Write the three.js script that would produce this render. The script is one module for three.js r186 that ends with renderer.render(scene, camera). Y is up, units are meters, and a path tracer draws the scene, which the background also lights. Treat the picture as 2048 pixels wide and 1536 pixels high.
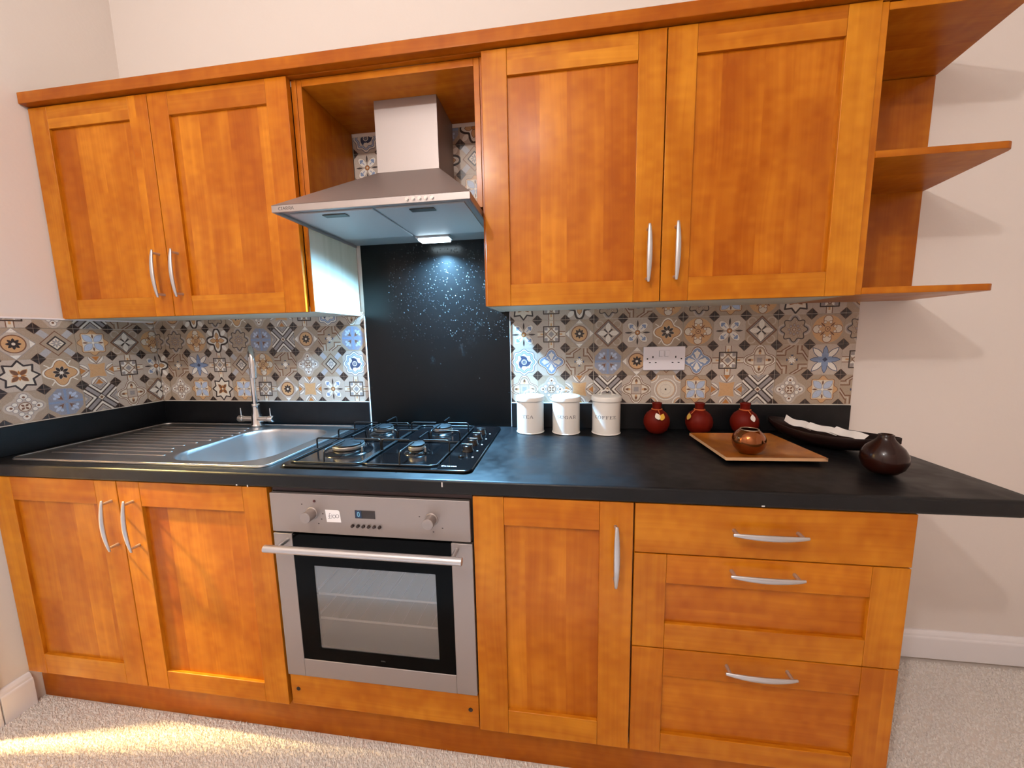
import * as THREE from 'three';
import { RoundedBoxGeometry } from 'three/addons/geometries/RoundedBoxGeometry.js';
import { mergeGeometries } from 'three/addons/utils/BufferGeometryUtils.js';
import { RectAreaLightUniformsLib } from 'three/addons/lights/RectAreaLightUniformsLib.js';
import { FontLoader } from 'three/addons/loaders/FontLoader.js';
import { TextGeometry } from 'three/addons/geometries/TextGeometry.js';

// ---------------------------------------------------------------- camera, light, exposure
const scene = new THREE.Scene();
scene.background = new THREE.Color(0x000000);
const camera = new THREE.PerspectiveCamera(92.108, 4 / 3, 0.05, 40);
camera.rotation.order = 'YXZ';
camera.position.set(0.8413, 1.2834, 1.5115);
camera.rotation.set(THREE.MathUtils.degToRad(-7.2905), THREE.MathUtils.degToRad(7.9712), THREE.MathUtils.degToRad(-1.0713));
const renderer = new THREE.WebGLRenderer();
renderer.toneMapping = THREE.LinearToneMapping;
renderer.toneMappingExposure = 0.4;
renderer.shadowMap.enabled = true;
RectAreaLightUniformsLib.init();
const LAMP = { at: [0.14, 2.62, 2.2], color: [1.0, 0.95, 0.92], power: 13 };
const LAMP2 = { at: [0.6, 2.79, 2.2], color: [1.0, 0.95, 0.92], power: 2.4 };
const HALL = { at: [-2.05, 2.5, 0.92], color: [1.0, 0.74, 0.3], power: 330 };
const HOOD = { at: [0.352, 1.6495, 0.085], color: [0.26, 0.62, 1.0], power: 108 };
function pointLamp(p, c, power, radius) {
  const l = new THREE.PointLight(0xffffff, power, 0, 2);
  l.color.setRGB(...c); l.position.set(...p); l.castShadow = true; l.shadow.radius = radius;
  l.shadow.mapSize.set(1024, 1024); l.shadow.camera.near = 0.1; l.shadow.camera.far = 12;
  l.name = 'lamp_light'; scene.add(l); return l;
}
pointLamp(LAMP.at, LAMP.color, LAMP.power, 2);
pointLamp(LAMP2.at, LAMP2.color, LAMP2.power, 2);
pointLamp(HALL.at, HALL.color, HALL.power, 3);
{
  const l = new THREE.SpotLight(0xffffff, HOOD.power, 0, THREE.MathUtils.degToRad(80), 1.0, 2);
  l.color.setRGB(...HOOD.color); l.position.set(...HOOD.at); l.target.position.set(HOOD.at[0], 0.9, HOOD.at[2] + 0.16); l.castShadow = true; l.shadow.radius = 1.2; l.name = 'hood_light'; scene.add(l, l.target);
}

// ---------------------------------------------------------------- helpers
let seed = 20240611;
const rnd = () => { seed = (seed * 1664525 + 1013904223) >>> 0; return seed / 4294967296; };
const taken = {};
function numbered(n) { if (!(n in taken)) { taken[n] = 0; return n; } taken[n]++; return n + '_' + String(taken[n]).padStart(3, '0'); }
function thing(name, label, category, pos = [0, 0, 0], group) {
  const o = new THREE.Group(); o.name = numbered(name); o.position.set(...pos); o.userData = { label, category };
  if (group) o.userData.group = group;
  scene.add(o); return o;
}
function part(name, geo, mat, parent) {
  const m = new THREE.Mesh(geo, mat); m.name = name; m.castShadow = m.receiveShadow = true; parent.add(m); return m;
}
function struct(name, geo, mat, label) {
  const m = new THREE.Mesh(geo, mat); m.name = name; m.castShadow = m.receiveShadow = true;
  m.userData = { kind: 'structure' }; if (label) m.userData.label = label; scene.add(m); return m;
}
// uv in metres; v runs along the grain axis
function uvBox(g, grain = 'y', ou = 0, ov = 0) {
  const p = g.attributes.position, n = g.attributes.normal, uv = new Float32Array(p.count * 2);
  for (let i = 0; i < p.count; i++) {
    const P = { x: p.getX(i), y: p.getY(i), z: p.getZ(i) };
    const a = Math.abs(n.getX(i)), b = Math.abs(n.getY(i)), c = Math.abs(n.getZ(i));
    let ax = c >= a && c >= b ? ['x', 'y'] : (a >= b ? ['z', 'y'] : ['x', 'z']);
    if (ax.includes(grain)) { const o = ax[0] === grain ? ax[1] : ax[0]; uv[2 * i] = P[o] + ou; uv[2 * i + 1] = P[grain] + ov; }
    else { uv[2 * i] = P[ax[0]] + ou; uv[2 * i + 1] = P[ax[1]] + ov; }
  }
  g.setAttribute('uv', new THREE.BufferAttribute(uv, 2)); return g;
}
function box(x0, x1, y0, y1, z0, z1, r = 0.0015, grain = 'y') {
  const w = x1 - x0, h = y1 - y0, d = z1 - z0;
  const g = r > 0 ? new RoundedBoxGeometry(w, h, d, 1, Math.min(r, w / 2.2, h / 2.2, d / 2.2)) : new THREE.BoxGeometry(w, h, d);
  g.translate((x0 + x1) / 2, (y0 + y1) / 2, (z0 + z1) / 2);
  return uvBox(g, grain, rnd() * 3, rnd() * 3);
}
const flat = (g) => { const q = g.index ? g.toNonIndexed() : g; for (const k of Object.keys(q.attributes)) if (!['position', 'normal', 'uv'].includes(k)) q.deleteAttribute(k); return q; };
const merge = (list) => mergeGeometries(list.map(flat));
function cyl(r0, r1, h, at, axis = 'y', seg = 24) {
  const g = new THREE.CylinderGeometry(r1, r0, h, seg);
  if (axis === 'x') g.rotateZ(-Math.PI / 2); if (axis === 'z') g.rotateX(Math.PI / 2);
  g.translate(...at); return g;
}
function tube(pts, r, seg = 40, rad = 10, tension = 0.5) {
  const c = new THREE.CatmullRomCurve3(pts.map((p) => new THREE.Vector3(...p)), false, 'catmullrom', tension);
  return new THREE.TubeGeometry(c, seg, r, rad, false);
}
function wire(pts, r, corner = 0.008, rad = 8) {           // polyline with rounded corners
  const v = pts.map((p) => new THREE.Vector3(...p)), path = new THREE.CurvePath();
  let prev = v[0];
  for (let i = 1; i < v.length - 1; i++) {
    const a = v[i].clone().sub(v[i - 1]), b = v[i + 1].clone().sub(v[i]);
    const k = Math.min(corner, a.length() / 2, b.length() / 2);
    const s = v[i].clone().addScaledVector(a.normalize(), -k), e = v[i].clone().addScaledVector(b.normalize(), k);
    path.add(new THREE.LineCurve3(prev, s)); path.add(new THREE.QuadraticBezierCurve3(s, v[i], e)); prev = e;
  }
  path.add(new THREE.LineCurve3(prev, v[v.length - 1]));
  return new THREE.TubeGeometry(path, Math.max(12, v.length * 10), r, rad, false);
}
function lathe(pts, at = [0, 0, 0], seg = 48) {
  const g = new THREE.LatheGeometry(pts.map(([r, y]) => new THREE.Vector2(r, y)), seg); g.translate(...at); return g;
}
// tileable value noise
function noiseGrid(n, s) { let q = s >>> 0; const a = new Float32Array(n * n); for (let i = 0; i < a.length; i++) { q = (q * 1664525 + 1013904223) >>> 0; a[i] = q / 4294967296; } return a; }
const G1 = noiseGrid(256, 7), sm = (t) => t * t * (3 - 2 * t);
function vn(x, y, px, py, off = 0) {                       // x in [0,px), y in [0,py)
  let x0 = Math.floor(x), y0 = Math.floor(y); const fx = sm(x - x0), fy = sm(y - y0);
  const x1 = (x0 + 1) % px, y1 = (y0 + 1) % py; x0 %= px; y0 %= py;
  const A = (i, j) => G1[((j + off * 37) & 255) * 256 + ((i + off * 91) & 255)];
  return (A(x0, y0) * (1 - fx) + A(x1, y0) * fx) * (1 - fy) + (A(x0, y1) * (1 - fx) + A(x1, y1) * fx) * fy;
}
function dataTex(n, f, srgb, rx = 1, ry = 1) {
  const d = new Uint8Array(n * n * 4);
  for (let j = 0; j < n; j++) for (let i = 0; i < n; i++) {
    const c = f(i / n, j / n), k = (j * n + i) * 4;
    d[k] = Math.max(0, Math.min(255, c[0])); d[k + 1] = Math.max(0, Math.min(255, c[1])); d[k + 2] = Math.max(0, Math.min(255, c[2])); d[k + 3] = 255;
  }
  const t = new THREE.DataTexture(d, n, n); t.magFilter = THREE.LinearFilter; t.minFilter = THREE.LinearMipmapLinearFilter; t.generateMipmaps = true;
  t.wrapS = t.wrapT = THREE.RepeatWrapping; t.repeat.set(rx, ry); if (srgb) t.colorSpace = THREE.SRGBColorSpace; t.needsUpdate = true; return t;
}
function canvas(w, h, draw, srgb = true) {
  const c = document.createElement('canvas'); c.width = w; c.height = h; draw(c.getContext('2d'), w, h);
  const t = new THREE.CanvasTexture(c); t.magFilter = THREE.LinearFilter; if (srgb) t.colorSpace = THREE.SRGBColorSpace; t.anisotropy = 8; return t;
}

// ---------------------------------------------------------------- materials
function woodTex(staves) {
  const edges = staves ? [0, 0.11, 0.2, 0.31, 0.385, 0.49, 0.6, 0.68, 0.79, 0.9, 1.001] : [0, 0.37, 0.71, 1.001];
  const tone = edges.map((_, i) => G1[i * 13 + (staves ? 5 : 77)]);
  return dataTex(1024, (u, v) => {
    let s = 0; while (u >= edges[s + 1]) s++;
    const wob = (vn(u * 6, v * 4, 6, 4, 3) - 0.5) * 0.02, uu = (u + wob + 1) % 1;
    const fine = vn(uu * 220, v * 6, 220, 6, s) - 0.5, streak = vn(uu * 60, v * 3, 60, 3, s + 20) - 0.5;
    const blotch = vn(u * 9, v * 6, 9, 6, s + 2) * 0.6 + vn(u * 22, v * 16, 22, 16, s + 5) * 0.4 - 0.5;
    const fig = vn(u * 40, v * 60, 40, 60, s + 9) - 0.5;
    const t = 0.5 + (tone[s] - 0.5) * (staves ? 0.55 : 0.3) + fine * 0.16 + streak * 0.26 + blotch * 0.7 + fig * 0.24;
    const k = Math.max(0, Math.min(1, t));
    return [164 + 50 * k, 86 + 54 * k, 8 + 26 * k];
  }, true);
}
const WT = [woodTex(false), woodTex(true)];
const woodRough = dataTex(256, (u, v) => { const k = 92 + 34 * vn(u * 12, v * 12, 12, 12, 4) + 16 * vn(u * 64, v * 64, 64, 64, 6); return [k, k, k]; }, false);
const mk = (o) => new THREE.MeshPhysicalMaterial(o);
function woodMat(staves, tint) { return mk({ map: WT[staves ? 1 : 0], color: tint, roughness: 0.8, roughnessMap: woodRough, specularIntensity: 0.15, clearcoat: 0.3, clearcoatRoughness: 0.22 }); }
const W = { a: woodMat(0, 0xffffff), b: woodMat(0, 0xf2e6dc), c: woodMat(0, 0xfff4dc), p: woodMat(1, 0xf6e8dc), d: woodMat(0, 0xe4d0c0) };
const plaster = dataTex(512, (u, v) => { const k = 128 + 60 * (vn(u * 90, v * 90, 90, 90, 2) - 0.5) + 40 * (vn(u * 24, v * 24, 24, 24, 8) - 0.5) + 50 * (vn(u * 200, v * 200, 200, 200, 1) - 0.5); return [k, k, k]; }, false, 1, 1);
const paint = mk({ color: 0xe7dbd2, roughness: 0.9, bumpMap: plaster, bumpScale: 0.0006 });
const gloss = mk({ color: 0xf2ecec, roughness: 0.35 });
const melamine = mk({ map: dataTex(512, (u, v) => { const s = vn(u * 70, v * 3, 70, 3, 12), w = vn(u * 10, v * 2, 10, 2, 15); const k = 0.6 * s + 0.4 * w; return [196 + 18 * k, 186 + 18 * k, 164 + 22 * k]; }, true), roughness: 0.5 });
const steelBump = dataTex(512, (u, v) => { const k = 128 + 90 * (vn(u * 4, v * 250, 4, 250, 3) - 0.5); return [k, k, k]; }, false, 3, 3);
const steel = mk({ color: 0xa49a96, metalness: 0.8, roughness: 0.5, bumpMap: steelBump, bumpScale: 0.00006 });
const sinkSteel = mk({ color: 0xb9b7b5, metalness: 1, roughness: 0.3, bumpMap: steelBump, bumpScale: 0.00004 });
const nickel = mk({ color: 0xc6c4c6, metalness: 0.85, roughness: 0.38 });
const chrome = mk({ color: 0xdedede, metalness: 1, roughness: 0.08 });
const black = mk({ color: 0x0a0a0b, roughness: 0.45 });
const enamel = mk({ color: 0x050506, roughness: 0.14 });
const iron = mk({ color: 0x0b0b0c, roughness: 0.35 });
const darkBrown = mk({ color: 0x23100a, roughness: 0.5 });
const wtTex = dataTex(1024, (u, v) => {
  const a = vn(u * 300, v * 300, 300 % 256, 44, 3), b = vn(u * 40, v * 40, 40, 40, 7), c = vn(u * 10, v * 10, 10, 10, 9);
  const q = G1[((Math.floor(v * 1024) * 71 + Math.floor(u * 1024) * 131) ^ (Math.floor(u * 1024) * 29)) & 65535];
  const k = 8 + 6 * b + 5 * c + (q > 0.9985 ? 50 : 0) + 2 * a; return [k, k, k + 2];
}, true);
const wtRough = dataTex(512, (u, v) => { const k = 100 + 50 * vn(u * 14, v * 14, 14, 14, 5) + 30 * vn(u * 60, v * 60, 60, 60, 2); return [k, k, k]; }, false);
const laminate = mk({ map: wtTex, roughness: 0.78, roughnessMap: wtRough, specularIntensity: 0.6 });
const carpetTex = dataTex(1024, (u, v) => { const k = vn(u * 200, v * 200, 200, 200, 3) * 0.5 + vn(u * 30, v * 30, 30, 30, 4) * 0.3 + vn(u * 7, v * 7, 7, 7, 5) * 0.2; return [218 + 20 * k, 206 + 20 * k, 196 + 20 * k]; }, true, 1, 1);
const carpet = mk({ map: carpetTex, roughness: 1, bumpMap: carpetTex, bumpScale: 0.004 });

// ---------------------------------------------------------------- the room
const XL = -1.06, XR = 2.85, ZF = 3.3, YC = 2.95, TH = 0.12;
const floor = struct('floor', box(-2.75, XR + TH, -0.1, 0, -TH, ZF + TH, 0, 'x'), carpet, 'beige short-pile fitted carpet');
struct('ceiling', box(-2.75, XR + TH, YC, YC + TH, -TH, ZF + TH, 0, 'x'), mk({ color: 0xf4eee8, roughness: 0.95 }), 'plain white ceiling');
const wallBack = struct('wall_back', box(XL - TH, XR + TH, 0, YC, -TH, 0, 0), paint, 'cream painted kitchen wall with patterned tiles');
struct('wall_right', box(XR, XR + TH, 0, YC, 0, ZF, 0), paint, 'cream painted side wall');
struct('wall_front', box(XL - TH, XR, 0, YC, ZF, ZF + TH, 0), paint, 'cream painted wall facing the kitchen units');
const DZ0 = 0.715, DZ1 = 1.5, DH = 2.03;
const wallLeft = struct('wall_left', merge([box(XL - TH, XL, 0, YC, 0, DZ0, 0), box(XL - TH, XL, DH, YC, DZ0, DZ1, 0), box(XL - TH, XL, 0, YC, DZ1, ZF, 0)]), paint, 'cream painted wall beside the sink');
// hall behind the sliding door
const hallPaint = mk({ color: 0xeadfca, roughness: 0.9 });
struct('wall_hall_far', box(-2.75, -2.65, 0, YC, -TH, ZF + TH, 0), hallPaint, 'hall wall beyond the doorway');
struct('wall_hall_back', box(-2.65, XL - TH, 0, YC, -TH, 0, 0), hallPaint, 'hall wall beyond the doorway');
struct('wall_hall_front', box(-2.65, XL - TH, 0, YC, ZF, ZF + TH, 0), hallPaint, 'hall wall beyond the doorway');
{
  const d = new THREE.Group(); d.name = 'door_1'; d.userData = { kind: 'structure', label: 'white sliding door left ajar on the hall' }; scene.add(d);
  part('door_leaf', box(XL - 0.085, XL - 0.045, 0.012, DH - 0.006, DZ0 + 0.046, DZ1 - 0.002, 0.003), gloss, d);
  part('architrave', box(XL, XL + 0.018, 0, DH + 0.06, DZ0 - 0.058, DZ0 - 0.002, 0.004), gloss, d);
  part('architrave', box(XL, XL + 0.018, 0, DH + 0.06, DZ1 + 0.002, DZ1 + 0.06, 0.004), gloss, d);
  part('architrave', box(XL, XL + 0.018, DH + 0.002, DH + 0.06, DZ0 - 0.001, DZ1 + 0.001, 0.004), gloss, d);
  part('door_handle', cyl(0.012, 0.012, 0.12, [XL - 0.03, 1.0, DZ0 + 0.13]), nickel, d);
}
function skirting(name, along, a, b, at, gap) {
  const sh = new THREE.Shape(); const H = 0.125, t = 0.018;
  sh.moveTo(0, gap); sh.lineTo(t, gap); sh.lineTo(t, H - 0.03); sh.quadraticCurveTo(t, H - 0.022, t - 0.004, H - 0.02); sh.lineTo(t - 0.005, H - 0.012); sh.quadraticCurveTo(t - 0.009, H - 0.002, t - 0.013, H); sh.lineTo(0, H); sh.closePath();
  const g = new THREE.ExtrudeGeometry(sh, { depth: b - a, bevelEnabled: false });
  if (along === 'x') { g.rotateY(Math.PI / 2); g.scale(1, 1, -1); const p = g.index; g.translate(a, 0, at); flip(g); }
  else g.translate(at, 0, a);
  g.computeVertexNormals();
  return struct(name, uvBox(g), gloss, 'white painted skirting board');
}
function flip(g) { const n = g.attributes.position.count; for (const k of ['position', 'normal', 'uv']) { const a = g.attributes[k], s = a.itemSize; for (let i = 0; i < n; i += 3) for (let c = 0; c < s; c++) { const t = a.array[(i + 1) * s + c]; a.array[(i + 1) * s + c] = a.array[(i + 2) * s + c]; a.array[(i + 2) * s + c] = t; } } }
skirting('baseboard_back', 'x', 1.66, XR - 0.001, 0.0, 0.016);
skirting('baseboard_left', 'z', 0.577, DZ0 - 0.06, XL, 0.0);

// ---------------------------------------------------------------- patterned tiles
const P = { stone: '#a8947f', pale: '#bdaea0', cream: '#ddd2c1', white: '#e8e2d8', brown: '#72492f', dark: '#2f211d', blue: '#7f93b6', lblue: '#b4c1d8', peach: '#cc9f70', orange: '#b9783a', grey: '#98908f', navy: '#33405e' };
function motif(bg, draw) {
  return canvas(256, 256, (c, w) => {
    c.fillStyle = bg; c.fillRect(0, 0, w, w);
    c.save(); c.translate(w / 2, w / 2); c.scale(w / 2, w / 2); c.lineJoin = 'round'; draw(c); c.restore();
    const s = 0.19 * w;
    for (const [x, y, a, b] of [[0, 0, 1, 1], [w, 0, -1, 1], [0, w, 1, -1], [w, w, -1, -1]]) {
      c.fillStyle = P.dark; c.beginPath(); c.moveTo(x, y); c.lineTo(x + a * s, y); c.lineTo(x, y + b * s); c.closePath(); c.fill();
      c.strokeStyle = P.brown; c.lineWidth = 2; c.stroke();
    }
    c.strokeStyle = 'rgba(200,186,168,0.55)'; c.lineWidth = 3; c.strokeRect(0, 0, w, w);
    let q = 99; const r = () => { q = (q * 1664525 + 1013904223) >>> 0; return q / 4294967296; };
    for (let i = 0; i < 900; i++) { c.fillStyle = r() > 0.5 ? 'rgba(235,225,210,0.10)' : 'rgba(70,52,40,0.10)'; const z = 1 + r() * 5; c.fillRect(r() * w, r() * w, z, z); }
  });
}
const D = {
  poly(c, pts, f, s, lw = 0.04) { c.beginPath(); pts.forEach(([x, y], i) => (i ? c.lineTo(x, y) : c.moveTo(x, y))); c.closePath(); if (f) { c.fillStyle = f; c.fill(); } if (s) { c.strokeStyle = s; c.lineWidth = lw; c.stroke(); } },
  circ(c, x, y, r, f, s, lw = 0.04) { c.beginPath(); c.arc(x, y, r, 0, 7); if (f) { c.fillStyle = f; c.fill(); } if (s) { c.strokeStyle = s; c.lineWidth = lw; c.stroke(); } },
  ell(c, x, y, a, b, t, f, s, lw = 0.03) { c.beginPath(); c.ellipse(x, y, a, b, t, 0, 7); if (f) { c.fillStyle = f; c.fill(); } if (s) { c.strokeStyle = s; c.lineWidth = lw; c.stroke(); } },
  rep(c, n, f, a0 = 0) { for (let i = 0; i < n; i++) { c.save(); c.rotate(a0 + i * 2 * Math.PI / n); f(c, i); c.restore(); } },
  wave(n, r0, r1, ph = 0, m = 96) { const o = []; for (let i = 0; i < m; i++) { const t = i * 2 * Math.PI / m, k = 0.5 + 0.5 * Math.cos(n * t + ph); const r = r0 + (r1 - r0) * k; o.push([r * Math.cos(t), r * Math.sin(t)]); } return o; },
  star(n, r0, r1, a = 0) { const o = []; for (let i = 0; i < 2 * n; i++) { const t = a + i * Math.PI / n, r = i % 2 ? r0 : r1; o.push([r * Math.cos(t), r * Math.sin(t)]); } return o; },
  dia(r) { return [[r, 0], [0, r], [-r, 0], [0, -r]]; },
  leaf(c, r0, r1, w, f, s, lw = 0.03) { c.beginPath(); c.moveTo(r0, 0); c.quadraticCurveTo((r0 + r1) / 2, w, r1, 0); c.quadraticCurveTo((r0 + r1) / 2, -w, r0, 0); c.closePath(); if (f) { c.fillStyle = f; c.fill(); } if (s) { c.strokeStyle = s; c.lineWidth = lw; c.stroke(); } },
};
const quat = (k) => D.wave(4, 0.56 * k, 0.84 * k);
const M = {
  daisy: motif(P.pale, (c) => {
    D.rep(c, 4, (c) => { D.ell(c, 0.5, 0, 0.4, 0.23, 0, P.white, P.stone); c.fillStyle = P.blue; c.fillRect(0.3, -0.025, 0.32, 0.05); D.circ(c, 0.66, 0, 0.09, P.blue); D.circ(c, 0.6, 0.09, 0.07, P.blue); D.circ(c, 0.6, -0.09, 0.07, P.blue); }, Math.PI / 4);
    D.rep(c, 4, (c) => D.leaf(c, 0.34, 0.86, 0.12, P.dark)); D.circ(c, 0, 0, 0.16, P.orange, P.brown); D.circ(c, 0, 0, 0.06, P.cream);
  }),
  square: motif(P.pale, (c) => {
    D.rep(c, 4, (c) => { c.fillStyle = P.cream; c.fillRect(0.5, -0.2, 0.5, 0.4); c.fillStyle = P.brown; c.fillRect(0.55, -0.2, 0.45, 0.05); c.fillRect(0.55, 0.15, 0.45, 0.05); c.fillStyle = P.peach; c.fillRect(0.58, -0.06, 0.2, 0.12); });
    c.fillStyle = P.stone; c.fillRect(-0.55, -0.55, 1.1, 1.1);
    for (const a of [-1, 1]) for (const b of [-1, 1]) { D.circ(c, a * 0.3, b * 0.3, 0.2, P.white); c.fillStyle = P.grey; c.fillRect(a * 0.38 - 0.11, b * 0.38 - 0.11, 0.22, 0.22); }
    D.poly(c, D.dia(0.4), P.cream, P.brown, 0.05); D.poly(c, D.dia(0.22), P.grey); c.strokeStyle = P.dark; c.lineWidth = 0.075; c.strokeRect(-0.55, -0.55, 1.1, 1.1);
  }),
  gear: motif(P.stone, (c) => {
    D.poly(c, D.dia(1.0), P.pale, P.grey); D.rep(c, 4, (c) => D.poly(c, [[0.98, 0], [0.72, 0.24], [0.72, -0.24]], P.white));
    D.circ(c, 0, 0, 0.58, P.brown); D.circ(c, 0, 0, 0.52, P.peach); D.rep(c, 8, (c) => D.leaf(c, 0.05, 0.36, 0.16, P.dark)); D.circ(c, 0, 0, 0.19, P.dark); D.circ(c, 0, 0, 0.09, P.cream);
  }),
  leafdia: motif(P.stone, (c) => {
    D.rep(c, 4, (c) => D.circ(c, 0.85, 0, 0.25, null, P.pale, 0.08), Math.PI / 4); D.poly(c, D.dia(0.92), P.grey, P.brown, 0.09); D.poly(c, D.dia(0.78), P.pale, P.dark, 0.04);
    D.rep(c, 4, (c) => { D.leaf(c, 0.06, 0.76, 0.34, P.white); D.circ(c, 0.3, 0, 0.12, P.white); }); D.rep(c, 4, (c) => { D.leaf(c, 0.02, 0.36, 0.1, P.dark); D.circ(c, 0.33, 0, 0.06, P.dark); }, Math.PI / 4);
  }),
  quatre: motif(P.stone, (c) => {
    D.rep(c, 4, (c) => { c.fillStyle = P.white; c.fillRect(0.5, -0.04, 0.5, 0.06); }, 0.62); D.poly(c, quat(1.08), P.peach, P.white, 0.1); D.poly(c, quat(1.0), null, P.brown, 0.03);
    D.rep(c, 8, (c) => D.leaf(c, 0.08, 0.46, 0.2, P.dark, P.cream, 0.015), 0.2); D.circ(c, 0, 0, 0.1, P.white);
  }),
  hearts: motif(P.stone, (c) => {
    D.circ(c, 0, 0, 0.9, P.peach); D.rep(c, 4, (c) => { D.circ(c, 0.62, 0, 0.26, P.cream, P.brown, 0.035); D.circ(c, 0.44, 0.16, 0.1, P.cream, P.brown, 0.03); D.circ(c, 0.44, -0.16, 0.1, P.cream, P.brown, 0.03); D.circ(c, 0.38, 0, 0.11, P.peach); });
    D.rep(c, 4, (c) => D.leaf(c, 0.2, 0.6, 0.1, P.brown), Math.PI / 4); D.circ(c, 0, 0, 0.15, P.peach, P.brown); D.circ(c, 0, 0, 0.05, P.brown);
  }),
  wavy: motif(P.stone, (c) => {
    D.poly(c, D.wave(4, 0.62, 0.98), P.grey, P.pale, 0.1); D.poly(c, D.wave(8, 0.62, 0.82), P.stone, P.dark, 0.06); D.rep(c, 8, (c) => { D.circ(c, 0.3, 0, 0.09, P.grey, P.brown, 0.02); D.circ(c, 0.5, 0.1, 0.06, P.pale, P.brown, 0.02); }); D.circ(c, 0, 0, 0.1, P.pale, P.brown);
  }),
  trisk: motif(P.pale, (c) => {
    D.poly(c, D.wave(8, 0.82, 0.96), P.white, P.navy, 0.035); D.poly(c, D.wave(8, 0.68, 0.8), P.lblue, P.navy, 0.03); D.poly(c, D.wave(8, 0.54, 0.66), P.white, P.navy, 0.03);
    D.rep(c, 3, (c) => { c.beginPath(); c.moveTo(0.1, 0.34); c.quadraticCurveTo(0.46, 0.3, 0.52, -0.06); c.quadraticCurveTo(0.3, 0.04, 0.16, -0.24); c.closePath(); c.fillStyle = P.navy; c.fill(); }); D.circ(c, 0, 0, 0.3, P.navy); D.circ(c, 0, 0, 0.2, P.white); D.rep(c, 8, (c) => D.leaf(c, 0.02, 0.18, 0.06, P.navy));
  }),
  bquat: motif(P.pale, (c) => {
    D.poly(c, quat(1.16), P.brown); D.poly(c, quat(1.08), P.white); D.poly(c, quat(1.02), P.blue); D.rep(c, 4, (c) => { D.leaf(c, 0.1, 0.74, 0.26, P.white); D.circ(c, 0.5, 0.1, 0.1, P.white); D.circ(c, 0.5, -0.1, 0.1, P.white); }); D.rep(c, 4, (c) => { c.fillStyle = P.white; c.fillRect(0.1, -0.03, 0.32, 0.06); D.circ(c, 0.42, 0, 0.07, P.white); }, Math.PI / 4); D.circ(c, 0, 0, 0.1, P.lblue);
  }),
  maze: motif(P.stone, (c) => {
    D.rep(c, 4, (c) => { for (const [k, col] of [[0, P.brown], [0.13, P.pale], [0.26, P.brown]]) { c.beginPath(); c.moveTo(0.3 + k, -0.95); c.lineTo(0.3 + k, -0.4 - k); c.lineTo(0.62, -0.4 - k); c.lineTo(0.95, 0.1 - k); c.strokeStyle = col; c.lineWidth = 0.07; c.stroke(); } });
    D.rep(c, 4, (c) => { D.poly(c, [[0.2, 0], [0.34, 0.11], [0.34, -0.11]], P.navy); }); D.poly(c, D.star(8, 0.14, 0.28), P.white);
  }),
  octf: motif(P.stone, (c) => {
    D.poly(c, D.star(4, 1.0, 0.96, 0.4), '#8d8f9d'); D.rep(c, 4, (c) => { D.poly(c, [[0.2, 0], [0.46, 0.14], [0.46, -0.14]], P.brown); D.leaf(c, 0.4, 0.86, 0.2, P.lblue); D.circ(c, 0.6, 0.2, 0.09, P.lblue); D.circ(c, 0.6, -0.2, 0.09, P.lblue); }, Math.PI / 4); D.rep(c, 4, (c) => { c.fillStyle = P.blue; c.fillRect(0.1, -0.07, 0.8, 0.14); });
  }),
  ornate: motif(P.pale, (c) => {
    D.poly(c, D.wave(4, 0.66, 1.02), P.white, P.brown, 0.04); D.poly(c, D.wave(4, 0.56, 0.9), P.stone, P.brown, 0.03); D.poly(c, D.wave(4, 0.48, 0.78), P.cream); D.rep(c, 4, (c) => { D.leaf(c, 0.4, 0.76, 0.18, P.brown); D.circ(c, 0.46, 0, 0.08, P.peach); }); c.fillStyle = P.pale; c.fillRect(-0.34, -0.34, 0.68, 0.68); c.strokeStyle = P.brown; c.lineWidth = 0.03; c.strokeRect(-0.34, -0.34, 0.68, 0.68); c.fillStyle = P.grey; c.fillRect(-0.16, -0.16, 0.32, 0.32);
  }),
  baroque: motif(P.stone, (c) => {
    D.poly(c, D.wave(4, 0.7, 0.98), P.pale); D.rep(c, 4, (c) => { D.circ(c, 0.66, 0, 0.19, P.white, P.grey); D.circ(c, 0.44, 0.2, 0.13, P.white, P.grey); D.circ(c, 0.44, -0.2, 0.13, P.white, P.grey); D.circ(c, 0.62, 0, 0.07, P.brown); }); D.circ(c, 0, 0, 0.28, P.cream, P.brown); D.rep(c, 4, (c) => D.leaf(c, 0.03, 0.24, 0.12, P.brown), Math.PI / 4);
  }),
  arcs: motif(P.pale, (c) => {
    D.poly(c, D.star(4, 0.42, 0.72, Math.PI / 4), P.peach); D.rep(c, 4, (c) => { D.circ(c, 0.95, 0, 0.46, P.white, P.grey, 0.04); D.poly(c, [[0.5, 0], [1.0, 0.4], [1.0, -0.4]], P.pale, P.brown, 0.04); D.poly(c, [[0.66, 0], [1.0, 0.24], [1.0, -0.24]], P.orange); });
  }),
  chev: motif(P.pale, (c) => {
    D.rep(c, 4, (c) => { for (const [k, col, lw] of [[0.24, P.dark, 0.05], [0.38, P.white, 0.1], [0.52, P.dark, 0.05], [0.72, P.grey, 0.14]]) { c.beginPath(); c.moveTo(k + 1, -1); c.lineTo(k, 0); c.lineTo(k + 1, 1); c.strokeStyle = col; c.lineWidth = lw; c.stroke(); } });
    c.save(); c.rotate(Math.PI / 4); for (const a of [0, 1]) { c.rotate(a * Math.PI / 2); c.fillStyle = P.grey; c.fillRect(-1.2, -0.13, 2.4, 0.26); c.strokeStyle = P.dark; c.lineWidth = 0.035; c.strokeRect(-1.2, -0.13, 2.4, 0.26); } c.restore(); D.poly(c, D.dia(0.24), P.cream, P.dark, 0.04); D.circ(c, 0, 0, 0.09, P.brown);
  }),
  rings: motif(P.pale, (c) => {
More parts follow.
